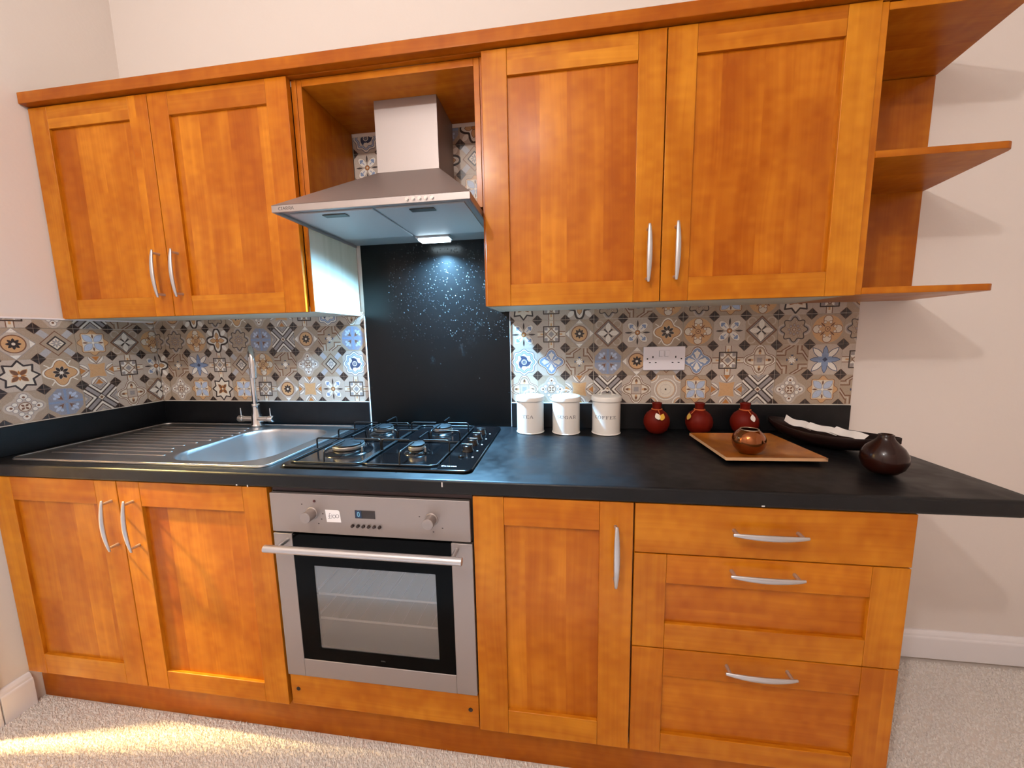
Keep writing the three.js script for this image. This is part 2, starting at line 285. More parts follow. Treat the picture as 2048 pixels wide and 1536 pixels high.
    D.rep(c, 4, (c) => { for (const [r, col] of [[0.5, P.white], [0.38, P.peach], [0.28, P.white]]) D.circ(c, 1.41, 0, r, null, col, 0.06); }, Math.PI / 4); D.circ(c, 0, 0, 0.74, P.pale, P.white, 0.06); D.circ(c, 0, 0, 0.6, P.cream, P.peach, 0.04); D.circ(c, 0, 0, 0.36, null, P.pale, 0.02); D.circ(c, 0, 0, 0.06, P.dark);
  }),
  scallop: motif(P.stone, (c) => {
    D.poly(c, D.wave(8, 0.74, 0.92), P.peach, P.brown, 0.03); c.fillStyle = P.cream; c.fillRect(-0.62, -0.62, 1.24, 1.24); D.rep(c, 4, (c) => { D.leaf(c, 0.06, 0.82, 0.42, P.lblue, P.grey); }, Math.PI / 4); D.rep(c, 4, (c) => D.leaf(c, 0.3, 0.62, 0.1, P.brown)); D.circ(c, 0, 0, 0.08, P.white);
  }),
  star8: motif(P.pale, (c) => {
    D.poly(c, D.star(8, 0.66, 0.94), P.cream, P.dark, 0.1); D.rep(c, 4, (c) => { D.leaf(c, 0.02, 0.54, 0.26, P.brown, P.peach); }, Math.PI / 4); D.rep(c, 4, (c) => D.leaf(c, 0.02, 0.34, 0.1, P.orange)); D.circ(c, 0, 0, 0.08, P.cream);
  }),
  sdia: motif(P.stone, (c) => {
    c.save(); c.rotate(Math.PI / 4); c.fillStyle = P.lblue; c.globalAlpha = 0.55; c.fillRect(-1.4, -0.18, 2.8, 0.36); c.fillRect(-0.18, -1.4, 0.36, 2.8); c.restore(); D.poly(c, D.dia(0.82), P.stone, P.brown, 0.05); D.poly(c, D.dia(0.46), P.cream, P.dark, 0.085); D.rep(c, 8, (c) => D.leaf(c, 0.04, 0.3, 0.1, P.grey)); 
  }),
  blue8: motif(P.pale, (c) => {
    D.rep(c, 4, (c) => { D.leaf(c, 0.1, 1.1, 0.36, P.white, P.navy, 0.04); }, Math.PI / 4); D.rep(c, 4, (c) => D.leaf(c, 0.1, 0.9, 0.3, P.blue, P.navy, 0.03)); D.rep(c, 8, (c) => D.leaf(c, 0.06, 0.46, 0.2, P.blue), Math.PI / 8); D.poly(c, D.dia(0.16), P.navy);
  }),
  yquat: motif(P.pale, (c) => {
    D.rep(c, 4, (c) => D.leaf(c, 0.5, 1.2, 0.34, P.white), Math.PI / 4); D.poly(c, D.wave(4, 0.5, 0.96), P.white, P.dark, 0.14); D.rep(c, 4, (c) => D.leaf(c, 0.06, 0.66, 0.34, P.peach, P.brown)); D.circ(c, 0, 0, 0.13, P.orange, P.brown);
  }),
};
const TM = {}; for (const k of Object.keys(M)) TM[k] = mk({ map: M[k], roughness: 0.42, clearcoat: 0.2, clearcoatRoughness: 0.3 });
const names = Object.keys(M), grout = mk({ color: 0xcfc4b6, roughness: 0.9 });
const CELL = 0.111, TZ = 0.008;
// one printed tile face: a0..a1 along the wall, y0..y1 up; part of a CELL square at (ca, cy)
function tileCell(parent, m, frame, a0, a1, y0, y1, ca, cy) {
  if (a1 - a0 < 0.006 || y1 - y0 < 0.006) return;
  const g = new THREE.BoxGeometry(a1 - a0, y1 - y0, TZ), p = g.attributes.position, uv = g.attributes.uv;
  for (let i = 0; i < p.count; i++) uv.setXY(i, ((a0 + a1) / 2 + p.getX(i) - ca) / CELL, ((y0 + y1) / 2 + p.getY(i) - cy) / CELL);
  if (frame === 'back') g.translate((a0 + a1) / 2, (y0 + y1) / 2, TZ / 2 + 0.0005);
  else { g.rotateY(Math.PI / 2); g.translate(XL + TZ / 2 + 0.0005, (y0 + y1) / 2, -(a0 + a1) / 2); }
  part('tile', g, TM[m], parent);
}
function tileField(parent, frame, x0, x1, y0, y1, gx, gy, pick) {
  const big = 3 * CELL;
  for (let i = Math.floor((x0 - gx) / CELL - 1e-6); gx + i * CELL < x1 - 1e-6; i++) for (let j = Math.floor((y0 - gy) / CELL - 1e-6); gy + j * CELL < y1 - 1e-6; j++) {
    const ca = gx + i * CELL, cy = gy + j * CELL;
    const gl = ((i % 3) + 3) % 3 === 0 ? 0.0013 : 0.00025, gr = ((i % 3) + 3) % 3 === 2 ? 0.0013 : 0.00025, gb = ((j % 3) + 3) % 3 === 0 ? 0.0011 : 0.00025, gt = ((j % 3) + 3) % 3 === 2 ? 0.0011 : 0.00025;
    tileCell(parent, pick(i, j), frame, Math.max(x0, ca + gl), Math.min(x1, ca + CELL - gr), Math.max(y0, cy + gb), Math.min(y1, cy + CELL - gt), ca, cy);
  }
}
const table = (rows) => (i, j) => { const r = rows[j]; return r && r[i] ? r[i] : names[(((i * 7 + j * 11 + 40) % names.length) + names.length) % names.length]; };
const YT = 1.0125;
const PX0 = 0.003, PX1 = 0.626, XTE = 1.89;
part('grout_bed', box(XL + 0.001, PX0 - 0.003, YT - 0.002, 1.4, 0, 0.0062, 0), grout, wallBack);
part('grout_bed', box(PX1 + 0.001, XTE, YT - 0.002, 1.4, 0, 0.0062, 0), grout, wallBack);
part('grout_bed', box(0.0, 0.59, 1.70, 2.09, 0, 0.0062, 0), grout, wallBack);
part('grout_bed', box(XL, XL + 0.0062, YT - 0.002, 1.377, 0.009, 0.6, 0), grout, wallLeft);
tileField(wallBack, 'back', XL + 0.01, PX0 - 0.004, YT, 1.4, -1.0035, YT, table([
  { [-1]: 'baroque', 0: 'baroque', 1: 'scallop', 2: 'star8', 3: 'scallop', 4: 'square', 5: 'gear', 6: 'arcs', 7: 'daisy', 8: 'square' },
  { [-1]: 'yquat', 0: 'maze', 1: 'blue8', 2: 'square', 3: 'sdia', 4: 'hearts', 5: 'maze', 6: 'baroque', 7: 'sdia', 8: 'trisk' },
  { [-1]: 'wavy', 0: 'wavy', 1: 'hearts', 2: 'yquat', 3: 'wavy', 4: 'octf', 5: 'chev', 6: 'gear', 7: 'maze', 8: 'octf' },
  { [-1]: 'gear', 0: 'gear', 1: 'yquat', 2: 'wavy', 3: 'quatre', 4: 'baroque', 5: 'arcs', 6: 'square', 7: 'trisk', 8: 'ornate' }]));
tileField(wallBack, 'back', PX1 + 0.002, XTE, YT, 1.4, PX1 + 0.001, YT, table([
  { 0: 'ornate', 1: 'baroque', 2: 'arcs', 3: 'chev', 4: 'ornate', 5: 'rings', 6: 'scallop', 7: 'arcs', 8: 'chev', 9: 'baroque', 10: 'scallop', 11: 'maze' },
  { 0: 'trisk', 1: 'bquat', 2: 'maze', 3: 'octf', 4: 'gear', 5: 'sdia', 6: 'bquat', 7: 'square', 8: 'ornate', 9: 'maze', 10: 'blue8', 11: 'square' },
  { 0: 'daisy', 1: 'square', 2: 'gear', 3: 'leafdia', 4: 'daisy', 5: 'quatre', 6: 'hearts', 7: 'daisy', 8: 'leafdia', 9: 'wavy', 10: 'hearts', 11: 'wavy' },
  { 0: 'star8', 1: 'square', 2: 'yquat', 3: 'wavy', 4: 'maze', 5: 'hearts', 6: 'wavy', 7: 'scallop', 8: 'hearts', 9: 'star8', 10: 'square', 11: 'gear' }]));
tileField(wallBack, 'back', 0.001, 0.589, 1.702, 2.088, 0.001, 1.694, table([
  { 4: 'chev' }, { 0: 'square', 4: 'scallop', 5: 'quatre' }, { 0: 'daisy', 1: 'gear', 4: 'sdia', 5: 'leafdia' }, { 0: 'trisk', 1: 'sdia', 4: 'yquat', 5: 'gear' }]));
tileField(wallLeft, 'left', -0.6, -0.0095, YT, 1.377, -0.30 - 3 * CELL, YT, table([
  { 0: 'scallop', 1: 'baroque', 2: 'octf', 3: 'chev', 4: 'ornate', 5: 'leafdia' }, { 0: 'rings', 1: 'star8', 2: 'quatre', 3: 'arcs', 4: 'square', 5: 'daisy' },
  { 0: 'hearts', 1: 'gear', 2: 'sdia', 3: 'scallop', 4: 'leafdia', 5: 'hearts' }, { 0: 'gear', 1: 'square', 2: 'baroque', 3: 'chev', 4: 'maze', 5: 'gear' }]));
part('tile_trim', box(XL, XL + 0.0105, 1.3775, 1.384, 0.005, 0.6, 0.001), gloss, wallLeft);

// ---------------------------------------------------------------- doors, handles, cabinets
function handleGeo(vertical, len = 0.164) {
  const n = 24, m = 10, pos = [], idx = [], uv = [];
  for (let i = 0; i <= n; i++) {
    const t = i / n * 2 - 1, a = t * len / 2, wdt = 0.0036 + 0.0042 * Math.pow(Math.max(0, 1 - t * t), 0.8), thk = 0.0028 + 0.0016 * (1 - t * t), z = 0.024 + 0.0085 * (1 - t * t);
    for (let j = 0; j < m; j++) { const q = j / m * 2 * Math.PI, w = wdt * Math.cos(q), d = thk * Math.sin(q) + z; pos.push(...(vertical ? [w, a, d] : [a, -w, d])); uv.push(j / m, i / n); }
  }
  for (let i = 0; i < n; i++) for (let j = 0; j < m; j++) { const a = i * m + j, b = i * m + (j + 1) % m, c = a + m, d = b + m; idx.push(a, b, d, a, d, c); }
  for (const [e, s] of [[0, 1], [n, -1]]) { const k = pos.length / 3, a = (e / n * 2 - 1) * len / 2; pos.push(...(vertical ? [0, a, 0.024] : [a, 0, 0.024])); uv.push(0, 0); for (let j = 0; j < m; j++) { const p = e * m + j, q = e * m + (j + 1) % m; idx.push(...(s > 0 ? [k, q, p] : [k, p, q])); } }
  const g = new THREE.BufferGeometry(); g.setAttribute('position', new THREE.Float32BufferAttribute(pos, 3)); g.setAttribute('uv', new THREE.Float32BufferAttribute(uv, 2)); g.setIndex(idx); g.computeVertexNormals();
  const L = [g]; for (const s of [-1, 1]) { const o = s * (len / 2 - 0.011); L.push(cyl(0.0045, 0.0038, 0.0255, vertical ? [0, o, 0.0125] : [o, 0, 0.0125], 'z', 14)); }
  return merge(L);
}
const HV = handleGeo(true), HH = handleGeo(false);
function shaker(parent, name, x0, x1, y0, y1, zb, st, rt, rb, tone, handle) {
  const d = new THREE.Group(); d.name = name; parent.add(d); const T = 0.02, zf = zb + T;
  if (st > 0) {
    part('stile', box(x0, x0 + st, y0, y1, zb, zf, 0.0016, 'y'), W[tone[0]], d); part('stile', box(x1 - st, x1, y0, y1, zb, zf, 0.0016, 'y'), W[tone[1]], d);
    part('rail', box(x0 + st + 0.0003, x1 - st - 0.0003, y1 - rt, y1, zb, zf - 0.0003, 0.0016, 'x'), W[tone[2]], d); part('rail', box(x0 + st + 0.0003, x1 - st - 0.0003, y0, y0 + rb, zb, zf - 0.0003, 0.0016, 'x'), W[tone[3]], d);
    part('panel', box(x0 + st - 0.006, x1 - st + 0.006, y0 + rb - 0.006, y1 - rt + 0.006, zb + 0.003, zf - 0.0095, 0, tone[4] || 'y'), W.p, d);
  } else part('front', box(x0, x1, y0, y1, zb, zf, 0.0018, 'x'), W[tone[0]], d);
  const h = part('handle', handle[2] ? HV : HH, nickel, d); h.position.set(handle[0], handle[1], zf);
}
const UB = 1.381, UT = 2.124, UZ = 0.302;
{ // left wall cabinet
  const t = thing('wall_cabinet', 'two-door orange maple wall cabinet above the sink drainer', 'cabinet', [0, 0, 0]);
  part('side_panel', box(XL + 0.003, XL + 0.02, UB + 0.002, UT - 0.002, 0.002, 0.3, 0.0005), melamine, t);
  const s = part('side_panel', box(-0.036, -0.019, UB + 0.002, UT - 0.002, 0.002, 0.2985, 0.0005), melamine, t); s.userData.label = 'pale cream side panel beside the hood';
  part('edge_strip', box(-0.036, -0.019, UB + 0.002, UT - 0.002, 0.2987, 0.3015, 0.0003), W.d, t);
  part('bottom_panel', box(XL + 0.021, -0.037, UB + 0.003, UB + 0.019, 0.002, 0.3, 0.0005, 'x'), melamine, t);
  part('top_panel', box(XL + 0.021, -0.037, UT - 0.02, UT - 0.003, 0.002, 0.3, 0.0005, 'x'), melamine, t);
  shaker(t, 'door', -1.0555, -0.5625, UB, UT, UZ, 0.077, 0.074, 0.07, ['a', 'c', 'a', 'a'], [-0.592, 1.528, true]);
  shaker(t, 'door', -0.5595, -0.038, UB, UT, UZ, 0.077, 0.074, 0.07, ['c', 'c', 'b', 'a'], [-0.515, 1.528, true]);
}
{ // right wall cabinet
  const t = thing('wall_cabinet', 'two-door orange maple wall cabinet beside the open end shelves', 'cabinet', [0, 0, 0]);
  part('side_panel', box(0.5905, 0.6075, UB + 0.002, UT - 0.002, 0.002, 0.2985, 0.0005), melamine, t);
  part('edge_strip', box(0.5905, 0.6075, UB + 0.002, UT - 0.002, 0.2987, 0.3015, 0.0003), W.d, t);
  part('side_panel', box(1.638, 1.655, UB + 0.002, UT - 0.002, 0.002, 0.3, 0.0005), melamine, t);
  part('bottom_panel', box(0.6085, 1.637, UB + 0.003, UB + 0.019, 0.002, 0.3, 0.0005, 'x'), melamine, t);
  part('top_panel', box(0.6085, 1.637, UT - 0.02, UT - 0.003, 0.002, 0.3, 0.0005, 'x'), melamine, t);
  shaker(t, 'door', 0.6, 1.1275, UB, UT, UZ, 0.076, 0.074, 0.066, ['a', 'a', 'a', 'a'], [1.0895, 1.519, true]);
  shaker(t, 'door', 1.1305, 1.656, UB, UT, UZ, 0.078, 0.074, 0.068, ['a', 'a', 'b', 'a'], [1.168, 1.522, true]);
}
{ // open housing round the hood
  const t = thing('hood_housing', 'open-fronted orange wood housing around the hood chimney', 'housing', [0, 0, 0]);
  part('side_panel', box(-0.0175, 0.0, 1.692, 2.1215, 0.012, 0.3015, 0.0008), W.b, t);
  part('side_panel', box(0.5715, 0.589, 1.692, 2.1215, 0.012, 0.3015, 0.0008), W.b, t);
  part('top_panel', box(0.0005, 0.571, 2.1, 2.1215, 0.012, 0.3015, 0.0008, 'x'), W.b, t);
}
{ // open end shelves
  const t = thing('open_shelf_unit', 'open wooden end shelf unit with three square shelves', 'shelf', [0, 0, 0]);
  part('side_panel', box(1.6575, 1.6745, UB + 0.002, UT - 0.003, 0.002, 0.318, 0.0008), W.b, t);
  part('back_panel', box(1.675, 2.04, UB + 0.022, UT - 0.026, 0.002, 0.016, 0.0008), W.b, t);
  for (const y of [UB + 0.002, 1.742, UT - 0.025]) {
    const s = new THREE.Shape(); s.moveTo(1.6748, 0.0025); s.lineTo(2.043, 0.0025); s.lineTo(2.0, 0.295); s.quadraticCurveTo(1.997, 0.318, 1.975, 0.319); s.lineTo(1.6748, 0.319); s.closePath();
    const g = new THREE.ExtrudeGeometry(s, { depth: 0.016, bevelEnabled: true, bevelSize: 0.0008, bevelThickness: 0.001, bevelSegments: 1, curveSegments: 8 });
    g.rotateX(Math.PI / 2); g.translate(0, y + 0.018, 0); part('shelf', uvBox(g, 'x', rnd(), rnd()), W.b, t);
  }
}
{
  const t = thing('cornice', 'long wooden cornice strip along the cabinet tops', 'cornice', [0, 0, 0]);
  part('front_strip', box(XL + 0.003, 2.0, 2.1275, 2.1645, 0.316, 0.344, 0.002, 'x'), W.d, t);
  part('fixing_rail', box(XL + 0.003, 1.98, 2.1245, 2.14, 0.27, 0.316, 0.001, 'x'), W.d, t);
  part('side_strip', box(1.972, 2.0, 2.1275, 2.1645, 0.003, 0.3155, 0.002, 'z'), W.d, t);
}
// base units
const BB = 0.157, BT = 0.866, BZ = 0.58;
function carcass(t, x0, x1, endPanel) {
  part('side_panel', box(x0, x0 + 0.017, 0.152, 0.867, 0.03, 0.578, 0.0005), melamine, t);
  part('side_panel', box(x1 - 0.017, x1, 0.152, 0.867, 0.03, 0.578, 0.0005), endPanel || melamine, t);
  part('bottom_panel', box(x0 + 0.0175, x1 - 0.0175, 0.152, 0.169, 0.03, 0.578, 0.0005, 'x'), melamine, t);
  part('back_panel', box(x0 + 0.0175, x1 - 0.0175, 0.17, 0.867, 0.03, 0.036, 0), melamine, t);
  for (const x of [x0 + 0.06, x1 - 0.06]) for (const z of [0.09, 0.48]) part('leg', cyl(0.022, 0.022, 0.152, [x, 0.076, z], 'y', 12), black, t);
}
{
  const t = thing('base_cabinet', 'two-door orange maple base cabinet under the sink', 'cabinet', [0, 0, 0]);
  carcass(t, -1.01, -0.004);
  part('filler_panel', box(XL + 0.002, -1.0105, 0.152, 0.867, 0.5, 0.574, 0.0005), paint, t);
  shaker(t, 'door', -1.008, -0.5225, BB, BT, BZ, 0.08, 0.078, 0.074, ['a', 'a', 'c', 'a'], [-0.547, 0.73, true]);
  shaker(t, 'door', -0.5195, -0.006, BB, BT, BZ, 0.08, 0.078, 0.066, ['a', 'a', 'a', 'a'], [-0.468, 0.732, true]);
}
{
  const t = thing('base_cabinet', 'narrow single-door orange maple base cabinet beside the oven', 'cabinet', [0, 0, 0]);
  carcass(t, 0.603, 1.016);
  shaker(t, 'door', 0.602, 1.0155, BB, BT, BZ, 0.083, 0.078, 0.074, ['a', 'b', 'c', 'a'], [0.972, 0.73, true]);
}
{
  const t = thing('drawer_unit', 'orange maple three-drawer base unit at the worktop end', 'drawer unit', [0, 0, 0]);
  carcass(t, 1.019, 1.6395, W.a);
  shaker(t, 'drawer', 1.0195, 1.639, 0.7355, BT, BZ, 0, 0, 0, ['a'], [1.3225, 0.807, false]);
  shaker(t, 'drawer', 1.0195, 1.639, 0.4725, 0.7325, BZ, 0.079, 0.078, 0.07, ['a', 'a', 'c', 'a', 'x'], [1.3225, 0.7005, false]);
  shaker(t, 'drawer', 1.0195, 1.639, BB, 0.4695, BZ, 0.079, 0.078, 0.06, ['b', 'b', 'b', 'a', 'x'], [1.3245, 0.439, false]);
}
{
  const t = thing('oven_housing', 'maple panel with two screw holes below the oven', 'panel', [0, 0, 0]);
  part('front_panel', box(0.0015, 0.5985, BB, 0.262, 0.575, 0.594, 0.0015, 'x'), W.a, t);
  for (const x of [0.026, 0.574]) part('screw_hole', cyl(0.0065, 0.0065, 0.0016, [x, 0.212, 0.5942], 'z', 18), darkBrown, t);
  part('shelf', box(-0.0035, 0.6015, 0.245, 0.262, 0.03, 0.5745, 0.0005, 'x'), melamine, t);
  part('top_trim', box(0.0015, 0.5985, 0.8535, 0.8675, 0.56, 0.588, 0.001, 'x'), mk({ color: 0x3a2a2a, roughness: 0.35, metalness: 0.5 }), t);
}
{
  const t = thing('plinth', 'reddish wood kickboard along the carpet', 'plinth', [0, 0, 0]);
  part('front_board', box(XL + 0.003, 1.63, 0.001, 0.15, 0.53, 0.548, 0.0015, 'x'), W.d, t);
  part('side_board', box(1.612, 1.63, 0.001, 0.15, 0.03, 0.5295, 0.0015, 'z'), W.d, t);
}

// ---------------------------------------------------------------- worktop, upstands, splashback
const YW = 0.909, WX = 1.878, WZ = 0.606;
function rrect(s, x0, x1, y0, y1, r) {
  s.moveTo(x0 + r, y0); s.lineTo(x1 - r, y0); s.absarc(x1 - r, y0 + r, r, -Math.PI / 2, 0); s.lineTo(x1, y1 - r); s.absarc(x1 - r, y1 - r, r, 0, Math.PI / 2);
  s.lineTo(x0 + r, y1); s.absarc(x0 + r, y1 - r, r, Math.PI / 2, Math.PI); s.lineTo(x0, y0 + r); s.absarc(x0 + r, y0 + r, r, Math.PI, 1.5 * Math.PI); return s;
}
// a plate lying flat: shape drawn in (x, z), from yb to yt
function plate(shape, yb, yt, bevel, seg = 12, bs = 3) {
  const g = new THREE.ExtrudeGeometry(shape, { depth: yt - yb - 2 * bevel, bevelEnabled: bevel > 0, bevelSize: bevel, bevelThickness: bevel, bevelOffset: -bevel, bevelSegments: bs, curveSegments: seg });
  g.rotateX(Math.PI / 2); g.translate(0, yt - bevel, 0); return uvBox(g, 'x');
}
const BOWL = [-0.455, -0.095, 0.118, 0.528];
{
  const t = thing('worktop', 'black laminate worktop with rounded front edge', 'worktop', [0, 0, 0]);
  const s = new THREE.Shape(), r = 0.045; s.moveTo(XL + 0.002, 0.001); s.lineTo(WX, 0.001); s.lineTo(WX - 0.004, WZ - r); s.absarc(WX - 0.004 - r, WZ - r, r, 0, Math.PI / 2); s.lineTo(XL + 0.002, WZ); s.closePath();
  s.holes.push(rrect(new THREE.Path(), BOWL[0] - 0.012, BOWL[1] + 0.012, BOWL[2] - 0.012, BOWL[3] + 0.012, 0.1));
  part('top', plate(s, 0.8685, YW, 0.007, 16, 4), laminate, t);
  const chip = mk({ color: 0xd8d2cc, roughness: 0.8 });
  for (const [x, y, w, h] of [[0.522, 0.897, 0.0035, 0.013], [-0.095, 0.873, 0.004, 0.004], [1.31, 0.874, 0.007, 0.003], [-0.06, 0.871, 0.003, 0.006]]) part('chip', box(x - w / 2, x + w / 2, y - h / 2, y + h / 2, WZ - 0.0004, WZ + 0.0004, 0), chip, t);
  part('upstand', box(XL + 0.0205, PX0 - 0.004, YW + 0.0005, 1.0105, 0.001, 0.019, 0.002, 'x'), laminate, t);
  part('upstand', box(PX1 + 0.003, XTE - 0.003, YW + 0.0005, 1.0105, 0.001, 0.019, 0.002, 'x'), laminate, t);
  part('upstand', box(XL + 0.002, XL + 0.02, YW + 0.0005, 1.0105, 0.001, WZ - 0.004, 0.002, 'z'), laminate, t);
  const seal = mk({ color: 0xe6ddd2, roughness: 0.5 });
  part('sealant', box(XL + 0.021, PX0 - 0.004, 1.0107, 1.0126, 0.007, 0.0135, 0, 'x'), seal, t);
  part('sealant', box(PX1 + 0.003, XTE - 0.003, 1.0107, 1.0126, 0.007, 0.0135, 0, 'x'), seal, t);
  part('sealant', box(XL + 0.007, XL + 0.0135, 1.0107, 1.0126, 0.012, WZ - 0.005, 0, 'z'), seal, t);
}
{
  const t = thing('splashback', 'glossy black splashback panel behind the gas hob', 'splashback', [0, 0, 0]);
  // dried cooking splashes on the upper panel, as in the photograph: faint residue and fine relief
  let q = 4242; const rr = () => { q = (q * 1664525 + 1013904223) >>> 0; return q / 4294967296; };
  const drops = []; for (let i = 0; i < 900; i++) drops.push([180 + rr() * 844, 1024 * Math.min(1, 0.04 + rr() * 0.5 + (rr() < 0.08 ? rr() * 0.45 : 0)), 0.8 + rr() * rr() * 3.0, rr()]);
  const sp = canvas(1024, 1024, (c, w) => {
    c.fillStyle = '#060606'; c.fillRect(0, 0, w, w);
    for (const [x, y, s, k] of drops) { c.fillStyle = `rgba(160,156,150,${0.06 + k * 0.2})`; c.beginPath(); c.arc(x, y, s, 0, 7); c.fill(); }
    for (const [x, y, a] of [[760, 560, 16], [790, 500, 12], [700, 620, 14], [690, 590, 10], [480, 660, 12], [820, 470, 8]]) for (let i = 0; i < 40; i++) { c.fillStyle = `rgba(170,168,165,${0.02 + rr() * 0.06})`; c.beginPath(); c.arc(x + (rr() + rr() - 1) * a * 2.4, y + (rr() + rr() - 1) * a * 2.4, 1 + rr() * 4, 0, 7); c.fill(); }
  });
  const sb = canvas(1024, 1024, (c, w) => { c.fillStyle = '#000'; c.fillRect(0, 0, w, w); for (const [x, y, s, k] of drops) { c.fillStyle = `rgba(255,255,255,${0.3 + 0.7 * k})`; c.beginPath(); c.arc(x, y, s * 1.2, 0, 7); c.fill(); } }, false);
  const g = new RoundedBoxGeometry(PX1 - PX0, 1.703 - YW - 0.001, 0.009, 1, 0.001); const p = g.attributes.position, uv = g.attributes.uv;
  for (let i = 0; i < p.count; i++) uv.setXY(i, p.getX(i) / (PX1 - PX0) + 0.5, p.getY(i) / (1.703 - YW) + 0.5);
  g.translate((PX0 + PX1) / 2, (1.703 + YW + 0.001) / 2, 0.0055);
  part('panel', g, mk({ map: sp, roughness: 0.28, specularIntensity: 0.45, bumpMap: sb, bumpScale: 0.0014 }), t);
  part('edge_seal', box(PX0 - 0.0035, PX0 - 0.0003, YW + 0.001, 1.38, 0.0095, 0.0125, 0), gloss, t);
  part('edge_seal', box(PX1 + 0.0003, PX1 + 0.0022, YW + 0.001, 1.38, 0.0095, 0.0115, 0), gloss, t);
}

// ---------------------------------------------------------------- sink and tap
{
  const t = thing('sink', 'inset stainless steel sink with ribbed drainer and single bowl', 'sink', [0, 0, 0]);
  const X0 = -0.992, X1 = -0.036, Z0 = 0.052, Z1 = 0.566;
  const s = rrect(new THREE.Shape(), X0, X1, Z0, Z1, 0.035); s.holes.push(rrect(new THREE.Path(), ...BOWL, 0.1));
  part('rim', plate(s, YW + 0.0003, YW + 0.0034, 0.0012, 14, 2), sinkSteel, t);
  const edge = rrect(new THREE.Shape(), X0 + 0.004, X1 - 0.004, Z0 + 0.004, Z1 - 0.004, 0.032).getPoints(10).map((p) => [p.x, YW + 0.0042, p.y]); edge.push(edge[0]);
  part('raised_edge', wire(edge, 0.0026, 0.002, 6), sinkSteel, t);
  const rings = []; const rr = (k) => { const pts = rrect(new THREE.Shape(), BOWL[0] + k, BOWL[1] - k, BOWL[2] + k, BOWL[3] - k, Math.max(0.05, 0.1 - k * 0.6)).getPoints(12); return pts; };
  for (const [k, y] of [[-0.004, 0.0036], [0, 0.003], [0.003, 0], [0.006, -0.012], [0.012, -0.06], [0.018, -0.11], [0.026, -0.132], [0.04, -0.144], [0.07, -0.148]]) rings.push(rr(k).map((p) => [p.x, YW + y, p.y]));
  const n = rings[0].length, pos = [], idx = []; for (const r of rings) for (let i = 0; i < n; i++) pos.push(...r[Math.min(i, r.length - 1)]);
  for (let a = 0; a < rings.length - 1; a++) for (let i = 0; i < n - 1; i++) { const p = a * n + i, q = p + 1, u = p + n, v = q + n; idx.push(p, u, q, q, u, v); }
  const cI = pos.length / 3; pos.push((BOWL[0] + BOWL[1]) / 2, YW - 0.151, (BOWL[2] + BOWL[3]) / 2); for (let i = 0; i < n - 1; i++) idx.push((rings.length - 1) * n + i, cI, (rings.length - 1) * n + i + 1);
  const g = new THREE.BufferGeometry(); g.setAttribute('position', new THREE.Float32BufferAttribute(pos, 3)); g.setIndex(idx); g.computeVertexNormals(); uvBox(g);
  const bm = sinkSteel.clone(); bm.side = THREE.DoubleSide; bm.roughness = 0.34; part('bowl', g, bm, t);
  part('waste', lathe([[0.0, 0.0], [0.03, 0.0], [0.036, 0.003], [0.042, 0.0005]], [(BOWL[0] + BOWL[1]) / 2, YW - 0.1495, 0.32], 32), chrome, t);
  for (let i = 0; i < 11; i++) {
    const z = 0.125 + i * 0.036, x0 = -0.93, x1 = -0.505 + 0.03 * Math.sin(i * 0.6) + (i > 8 ? 0.03 : 0);
    const q = new THREE.CapsuleGeometry(0.006, x1 - x0, 3, 8); q.rotateZ(Math.PI / 2); q.scale(1, 0.45, 1); q.translate((x0 + x1) / 2, YW + 0.0032, z); part('drainer_rib', q, sinkSteel, t);
  }
}
{
  const t = thing('mixer_tap', 'chrome swan-neck mixer tap with two levers at the sink', 'tap', [-0.5, YW + 0.0034, 0.078]);
  part('base', lathe([[0, 0], [0.027, 0], [0.027, 0.006], [0.022, 0.012], [0.02, 0.05], [0.016, 0.062], [0.0145, 0.085], [0.0155, 0.09], [0.0155, 0.098], [0.012, 0.1], [0, 0.1]], [0, 0, 0], 28), chrome, t);
  part('cross_bar', cyl(0.0125, 0.0125, 0.125, [0, 0.033, 0.004], 'x'), chrome, t);
  for (const s of [-1, 1]) { const h = part('tap_head', lathe([[0, 0], [0.0135, 0], [0.0145, 0.003], [0.0145, 0.022], [0.0125, 0.026], [0, 0.026]].map(([r, y]) => [r, y]), [0, 0, 0], 20).rotateZ(-s * Math.PI / 2).translate(s * 0.06, 0.033, 0.004), chrome, t); part('lever', cyl(0.0036, 0.003, 0.038, [s * 0.072, 0.062, 0.004], 'y', 12), chrome, h); }
  const pts = [[0, 0.095, 0], [0, 0.18, 0], [0, 0.27, 0]]; for (let a = 1; a <= 12; a++) { const q = a / 12 * Math.PI; const r = 0.062; const h = r * (1 - Math.cos(q)); pts.push([h * 0.72, 0.285 + r * Math.sin(q), h * 0.7]); } pts.push([0.0893, 0.262, 0.0868]);
  part('spout', tube(pts, 0.0105, 90, 16), chrome, t);
  part('nozzle', cyl(0.0115, 0.013, 0.042, [0.0893, 0.245, 0.0868], 'y', 20), chrome, t);
}

